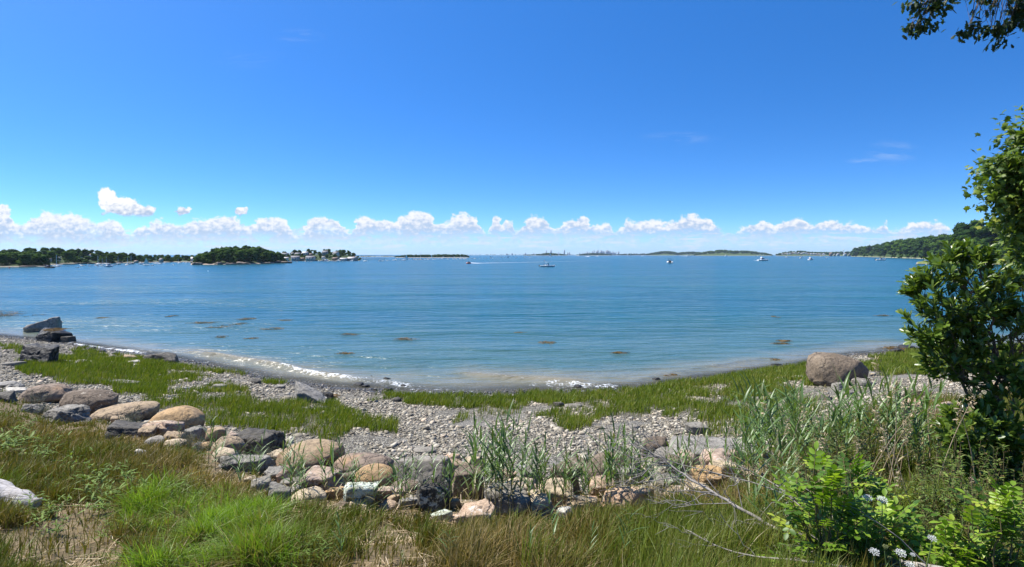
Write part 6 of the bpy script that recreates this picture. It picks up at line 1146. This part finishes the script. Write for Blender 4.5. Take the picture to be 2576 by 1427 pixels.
for pts, rr in (([(1726, 1333, 5.3), (1741, 1339, 5.2), (1785, 1366, 5.1), (1842, 1388, 5.0), (1910, 1402, 4.9), (1990, 1408, 4.8), (2150, 1430, 4.7)], .009), ([(1596, 1114, 6.7), (1700, 1165, 6.5), (1900, 1215, 6.), (2020, 1260, 5.6)], .005), ([(1830, 1160, 6.4), (1900, 1190, 6.2), (1960, 1225, 5.9), (2030, 1290, 5.5)], .006), ([(1660, 1130, 6.6), (1640, 1100, 6.7), (1612, 1090, 6.8)], .003), ([(1690, 1278, 6.), (1760, 1268, 5.9), (1840, 1266, 5.9)], .004)):
    Pm = densify(poly3(pts), 18); tw.tube(Pm - base, np.linspace(rr * .35, rr, 18), 6); twigs(Pm, 7, .12, .4, ((-1, 0, .3), (-1, 0, -.1), (-.6, .2, .5)), .003)
tw.build('twigs', deadm, e)
# leafy weeds
wm_ = leafmat('weed_leaf', [(0, (.24, .15, .07)), (.18, (.12, .12, .035)), (.5, (.085, .145, .028)), (.8, (.14, .21, .04)), (1, (.25, .31, .08))], .5, .3, .35)
wst = leafmat('weed_stem', [(0, (.17, .10, .055)), (1, (.12, .13, .045))], .7, .05, .3)
def weed_proto(seed, ns, lps, lsz, asp, name, mat, lean=.18, smat=wst, tv=.5):
    r = np.random.default_rng(seed); e = empty(name); st = MB(); B, D, N, L = [], [], [], []
    for s in range(ns):
        tip = np.array((r.normal(0, lean), r.normal(0, lean), r.uniform(.72, 1.))); P = branchy(st, r.normal(0, .04, 3) * (1, 1, 0), tip, .006, .002, 8, .07, r, 4)
        for k in range(lps):
            q = r.uniform(.18, 1.); a = np.array([np.interp(q * 7, np.arange(8), P[:, i]) for i in range(3)]); az = k * 2.4 + r.normal(0, .4); el = r.uniform(-.1, .8); B.append(a); D.append((math.cos(az) * math.cos(el), math.sin(az) * math.cos(el), math.sin(el))); N.append((-math.cos(az) * .4, -math.sin(az) * .4, 1.)); L.append(lsz * r.uniform(.6, 1.2) * (1.15 - .45 * q))
    st.build('stems', smat, e); L = np.array(L); V, f, nv = leaves_np(np.array(B), np.array(D), np.array(N), L, L * asp, ((0, .08), (.25, .75), (.5, 1.), (.8, .6), (1., .03)), .25, .2); ob('leaves', me_np('leaves', V, [f], [mat], False, {'var': np.repeat(np.clip(r.normal(tv, .24, len(L)), 0, 1), nv)}), e); return e
WP = [weed_proto(80 + i, 5 + i % 3, 24, (.085, .07, .10, .06)[i], (.45, .40, .32, .5)[i], 'weed', wm_) for i in range(4)]; wused = set()
def plant(protos, used_, k, g, s, label, cat, group, zs=1.):
    o = protos[k] if k not in used_ else copy_tree(protos[k]); used_.add(k); o.location = g; o.scale = (s, s, s * zs); o.rotation_euler = (0, 0, random.uniform(0, 6.28)); tag(o, label, cat, group); return o
for i in range(96):
    dx = rs.uniform(1900, 2560); db = rs.uniform(1160, 1400); dt = rs.uniform(985, 1130) + (db - 1180) * .75 + max(0, (2000 - dx)) * 1.2; g = hitd(dx, db); plant(WP, wused, i % 4, g, max(.3, (db - dt) / DS / F * g[1]), 'leafy brownish green weed in the tangle at lower right', 'weed', 'weeds of the tangle at lower right')
for i in range(60):
    dx = rs.uniform(1930, 2570); db = rs.uniform(1370, 1450); g = hitd(dx, db); plant(WP, wused, i % 4, g, rs.uniform(70, 170) / DS / F * g[1], 'leafy brownish green weed in the tangle at lower right', 'weed', 'weeds of the tangle at lower right')
# broad leaved plants at left
bl_ = leafmat('broad_leaf', [(0, (.075, .12, .02)), (.5, (.13, .21, .035)), (1, (.22, .30, .06))], .6, .35, .2)
LP = [weed_proto(90 + i, 3 + i, 13, .30, .24, 'broadleaf_plant', bl_, .35, wst, .55) for i in range(3)]; lused = set()
for i, (dx, db, h) in enumerate(((205, 1235, 60), (230, 1270, 70), (262, 1292, 60), (300, 1262, 60), (330, 1250, 66), (366, 1268, 60), (398, 1262, 50), (420, 1278, 56), (180, 1212, 52), (165, 1250, 50), (60, 1160, 60), (90, 1158, 50), (30, 1150, 60), (110, 1180, 44), (130, 1300, 44), (90, 1330, 60), (70, 1300, 50), (345, 1352, 40), (455, 1330, 48), (480, 1290, 40), (150, 1345, 44), (250, 1365, 44), (540, 1400, 40), (770, 1420, 60), (800, 1430, 50), (60, 1100, 36), (10, 1135, 50))):
    g = hitd(dx, db); plant(LP, lused, i % 3, g, h * 1.35 / DS / F * g[1], 'broad leaved green plant in the dry grass at left', 'plant', 'broad leaved plants at left')
# wild roses: bright compound leaves
ro_ = leafmat('rose_leaf', [(0, (.06, .13, .014)), (.4, (.135, .245, .02)), (.75, (.26, .39, .03)), (1, (.44, .52, .065))], .45, .42, .4)
def rose(name, label, blobs, Y, n, seed):
    rs = np.random.default_rng(seed); cx, cy = np.mean([b[0] for b in blobs]), 1470; bx = (cx / DS - HX) / F * Y; base = np.array((bx, Y, zland(bx, Y))); e = empty(name, base); tag(e, label, 'rose bush'); C, U = blob_pts(rs, blobs, n, Y, .9, .5); C -= base; st = MB(); B, D, N, L, Vr = [], [], [], [], []
    for k in range(len(blobs)):
        tg = at(blobs[k][0] / DS, blobs[k][1] / DS, Y) - base
        for j in range(3): branchy(st, rs.normal(0, .06, 3) * (1, 1, 0), tg + rs.normal(0, .05, 3), .007, .003, 7, .07, rs, 5)
    for c, u_ in zip(C, U):
        ax = unit(u_ * (1, 1, .4) + (0, -.1, .45) + rs.normal(0, .3, 3)); side = unit(np.cross(ax, (0, 0, 1.))); up = np.cross(side, ax); Lr = rs.uniform(.10, .16); tube_ = np.array([c - ax * .03, c + ax * Lr]); st.tube(tube_, .0022, 4); v0 = np.clip(rs.normal(.5, .24), 0, 1)
        for j in range(3):
            for s in (-1, 1): B.append(c + ax * Lr * (.15 + .32 * j)); D.append(side * s + ax * .55); N.append(up); L.append(rs.uniform(.045, .062)); Vr.append(v0 + rs.normal(0, .08))
        B.append(c + ax * Lr); D.append(ax); N.append(up); L.append(rs.uniform(.05, .068)); Vr.append(v0 + rs.normal(0, .08))
    st.build('stems', wst, e); L = np.array(L); V, f, nv = leaves_np(np.array(B), np.array(D), np.array(N), L, L * .62, ((0, .1), (.25, .8), (.5, 1.), (.8, .7), (1., .05)), .2, .15); ob('leaves', me_np('leaves', V, [f], [ro_], False, {'var': np.repeat(np.clip(Vr, 0, 1), nv)}), e)
rose('rose_bush', 'yellow green wild rose bush left of the white flowers at bottom right', [(2040, 1205, 36, 22), (2090, 1225, 40, 24), (2010, 1265, 34, 30), (2080, 1290, 60, 36), (2050, 1340, 70, 40), (2150, 1340, 70, 40), (2090, 1400, 70, 36), (2190, 1400, 60, 30), (2000, 1410, 40, 40), (2080, 1440, 90, 30), (2150, 1300, 40, 30)], 4.2, 180, 71)
rose('rose_bush', 'bright yellow green wild rose sprays in the bottom right corner', [(2545, 1275, 36, 22), (2500, 1300, 40, 24), (2455, 1330, 40, 22), (2540, 1340, 50, 26), (2400, 1380, 40, 24), (2470, 1390, 40, 24), (2380, 1420, 40, 16), (2560, 1410, 40, 22), (2340, 1435, 40, 16), (2450, 1440, 90, 26)], 4.0, 170, 72)
rose('rose_bush', 'small pale wild rose sprouting between the two bigger ones at lower right', [(2240, 1330, 44, 30), (2290, 1400, 50, 34), (2330, 1370, 30, 24), (2250, 1440, 60, 20)], 4.3, 70, 73)
rose('rose_bush', 'sparse wild rose spray high among the weeds left of the glossy bush', [(2130, 1200, 40, 22), (2060, 1180, 26, 14), (2180, 1240, 36, 20)], 4.9, 40, 74)
# dry stalks standing in the tangle
e0 = None
for i in range(34):
    dx, db = rs.uniform(1940, 2480), rs.uniform(1180, 1400); g = hitd(dx, db); s = rs.uniform(130, 300) / DS / F * g[1]
    if e0 is None:
        e0 = empty('dry_stalk'); q = np.linspace(0, 1, 9)[:, None]; MB().tube(np.concatenate([.16 * q ** 2, .05 * q, q * .97], 1), .0058 * (1.1 - .75 * q[:, 0]), 5, .6).build('stem', plumem, e0); K = 46; b = np.array((.16, .05, .97)) + np.stack([rs.normal(0, .012, K), rs.normal(0, .012, K), rs.uniform(-.14, .06, K)], -1); V, f, nv = leaves_np(b, rdir(rs, K) + (0, 0, .7), rdir(rs, K), rs.uniform(.02, .045, K), rs.uniform(.006, .012, K)); ob('seed_head', me_np('seed_head', V, [f], [plumem], False, {'var': np.repeat(rs.random(K), nv)}), e0); o = e0
    else: o = copy_tree(e0)
    o.location = g; o.scale = (s, s, s); o.rotation_euler = (rs.normal(0, .1), rs.normal(0, .12), rs.uniform(0, 6.28)); tag(o, 'dry tan stalk standing in the weed tangle at lower right', 'stalk', 'dry stalks of the weed tangle')
# wild carrot flowers
flm = plain('white_florets', (.80, .80, .76), .8, .1, 30.); budm = leafmat('carrot_bud', [(0, (.20, .23, .08)), (1, (.36, .38, .17))], .8, .2, .2); csm = plain('carrot_stem', (.12, .18, .05), .6, .2)
def carrot(dx, dy, wd, Y, label, bud=False, group=None):
    hd = at(dx / DS, dy / DS, Y); gx = hd[0] + rs.normal(0, .06); gy = Y + .05; g = np.array((gx, gy, zland(gx, gy))); e = empty('wild_carrot', g); tag(e, label, 'flower', group); st = MB(); R_ = wd * .42 / DS / F * Y; ax = unit(np.array((-.12, -.45, 1.)) if not bud else np.array((.1, -.1, 1.))); neck = hd - g - ax * R_ * .9; branchy(st, (0, 0, 0), neck, .004, .0028, 8, .02, rs, 6)
    s1 = unit(np.cross(ax, (1., 0, 0))); s2 = np.cross(ax, s1); mb = MB(); n = 26
    for k in range(n):
        q = math.sqrt((k + .5) / n); a = k * 2.4; h_ = (.28 * (1 - q * q)) if not bud else (.9 * q)
        rad = q if not bud else .75 * math.sqrt(q) * (1.1 - .6 * q * q); tip = hd - g + (s1 * math.cos(a) + s2 * math.sin(a)) * rad * R_ + ax * (h_ - (.2 if bud else 0)) * R_; st.tube(np.array([neck, (neck + tip) / 2 + (s1 * math.cos(a) + s2 * math.sin(a)) * .1 * R_, tip]), .0009, 3, None, False)
        for j in range(13): mb.add(ICO[1][0] * R_ * rs.uniform(.03, .06) * (1, 1, .6) + tip + (s1 * rs.normal(0, .085) + s2 * rs.normal(0, .085) + ax * rs.normal(0, .02)) * R_, ICO[1][1], rs.random())
    st.build('stem', csm, e); mb.build('bud' if bud else 'flower_head', budm if bud else flm, e)
for dx, dy, wd, Y, lab in ((2183, 1252, 26, 4.1, 'white wild carrot flower, left of the two side by side above the roses'), (2220, 1257, 28, 4.1, 'white wild carrot flower, right of the two side by side above the roses'), (2200, 1388, 28, 3.75, 'white wild carrot flower low down beside the green bud'), (2266, 1391, 30, 3.75, 'white wild carrot flower low down, right of the green bud'), (2345, 1354, 24, 3.8, 'white wild carrot flower left of the corner rose sprays'), (2380, 1306, 14, 5.2, 'tiny white wild carrot flower under the glossy bush'), (2396, 1299, 13, 5.2, 'tiny white wild carrot flower touching its twin under the glossy bush'), (2290, 1422, 26, 3.7, 'white wild carrot flower at the very bottom edge'), (2296, 1395, 14, 3.75, 'small half open white flower right of the two low white ones'), (1520, 1424, 22, 4.7, 'white flower at the bottom edge in the tall grass')): carrot(dx, dy, wd, Y, lab)
for dx, dy, wd, Y, lab in ((2135, 1188, 24, 4.4, 'closed green wild carrot bud high among the weeds'), (2430, 1241, 24, 4.3, 'closed green wild carrot bud under the dark bush'), (2227, 1378, 24, 3.75, 'closed green wild carrot bud between the low white flowers'), (1430, 1402, 28, 4.6, 'large pale green wild carrot bud at the bottom centre'), (1706, 1334, 18, 5.2, 'tan dry seed head in the tall grass beside the dead branch'), (2238, 1405, 18, 3.75, 'small closed bud under the green one at the bottom')): carrot(dx, dy, wd, Y, lab, True)
# grey feathery sea lavender around the boulders
sl_ = leafmat('sea_lavender', [(0, (.13, .15, .10)), (1, (.24, .25, .18))], .8, .2, .2)
def lavender_proto(seed):
    r = np.random.default_rng(seed); e = empty('sea_lavender'); st = MB()
    for k in range(9):
        tip = np.array((r.normal(0, .35), r.normal(0, .35), r.uniform(.6, 1.))); P = branchy(st, (0, 0, 0), tip, .010, .004, 6, .06, r, 3)
        for j in range(12): a = P[r.integers(2, 6)]; b = a + r.normal(0, .16, 3) + (0, 0, .12); Q = branchy(st, a, b, .006, .003, 4, .1, r, 3); [branchy(st, Q[2], Q[3] + r.normal(0, .07, 3) + (0, 0, .04), .005, .003, 3, .1, r, 3) for _ in range(3)]
    st.build('sprays', sl_, e); K = 18; D = rdir(r, K) * (1, 1, .3) + (0, 0, .35); L = r.uniform(.25, .45, K); V, f, nv = leaves_np(np.zeros((K, 3)), D, np.tile((0, 0, 1.), (K, 1)) + r.normal(0, .1, (K, 3)), L, L * .28); ob('leaves', me_np('leaves', V, [f], [gm_], False, {'var': np.repeat(r.random(K), nv)}), e); return e
SP = [lavender_proto(5), lavender_proto(6)]; sused = set()
for i, (dx, db, h, sc_) in enumerate(((305, 1090, 50, 1), (330, 1084, 40, 1), (86, 1030, 40, 1), (116, 1052, 36, 1), (640, 1180, 50, 1), (668, 1172, 44, 1), (480, 1130, 44, 1), (560, 1180, 34, 1), (500, 1150, 40, 1))):
    g = hitd(dx, db); plant(SP, sused, i % 2, g, h / DS / F * g[1], 'grey feathery plant growing between the boulders at left', 'plant', 'grey feathery plants')
# ------------------------------------------------------------------ haze over the bay
V = np.array([(x, y, z) for z in (-6., 68.) for y in (-60., 9050.) for x in (-9050., 9050.)])
m, t = newmat('haze'); pv = t.n('ShaderNodeVolumePrincipled'); t.put(pv.inputs['Color'], (.62, .80, 1.)); pv.inputs['Density'].default_value = 5e-5; pv.inputs['Anisotropy'].default_value = .2
t.put(t.n('ShaderNodeOutputMaterial').inputs['Volume'], pv.outputs[0])
hz = ob('haze', me_np('haze', V, [np.array([(0, 2, 3, 1), (4, 5, 7, 6), (0, 1, 5, 4), (2, 6, 7, 3), (0, 4, 6, 2), (1, 3, 7, 5)])], [m])); tag(hz, 'thin blue summer haze over the bay', None, None, 'stuff')
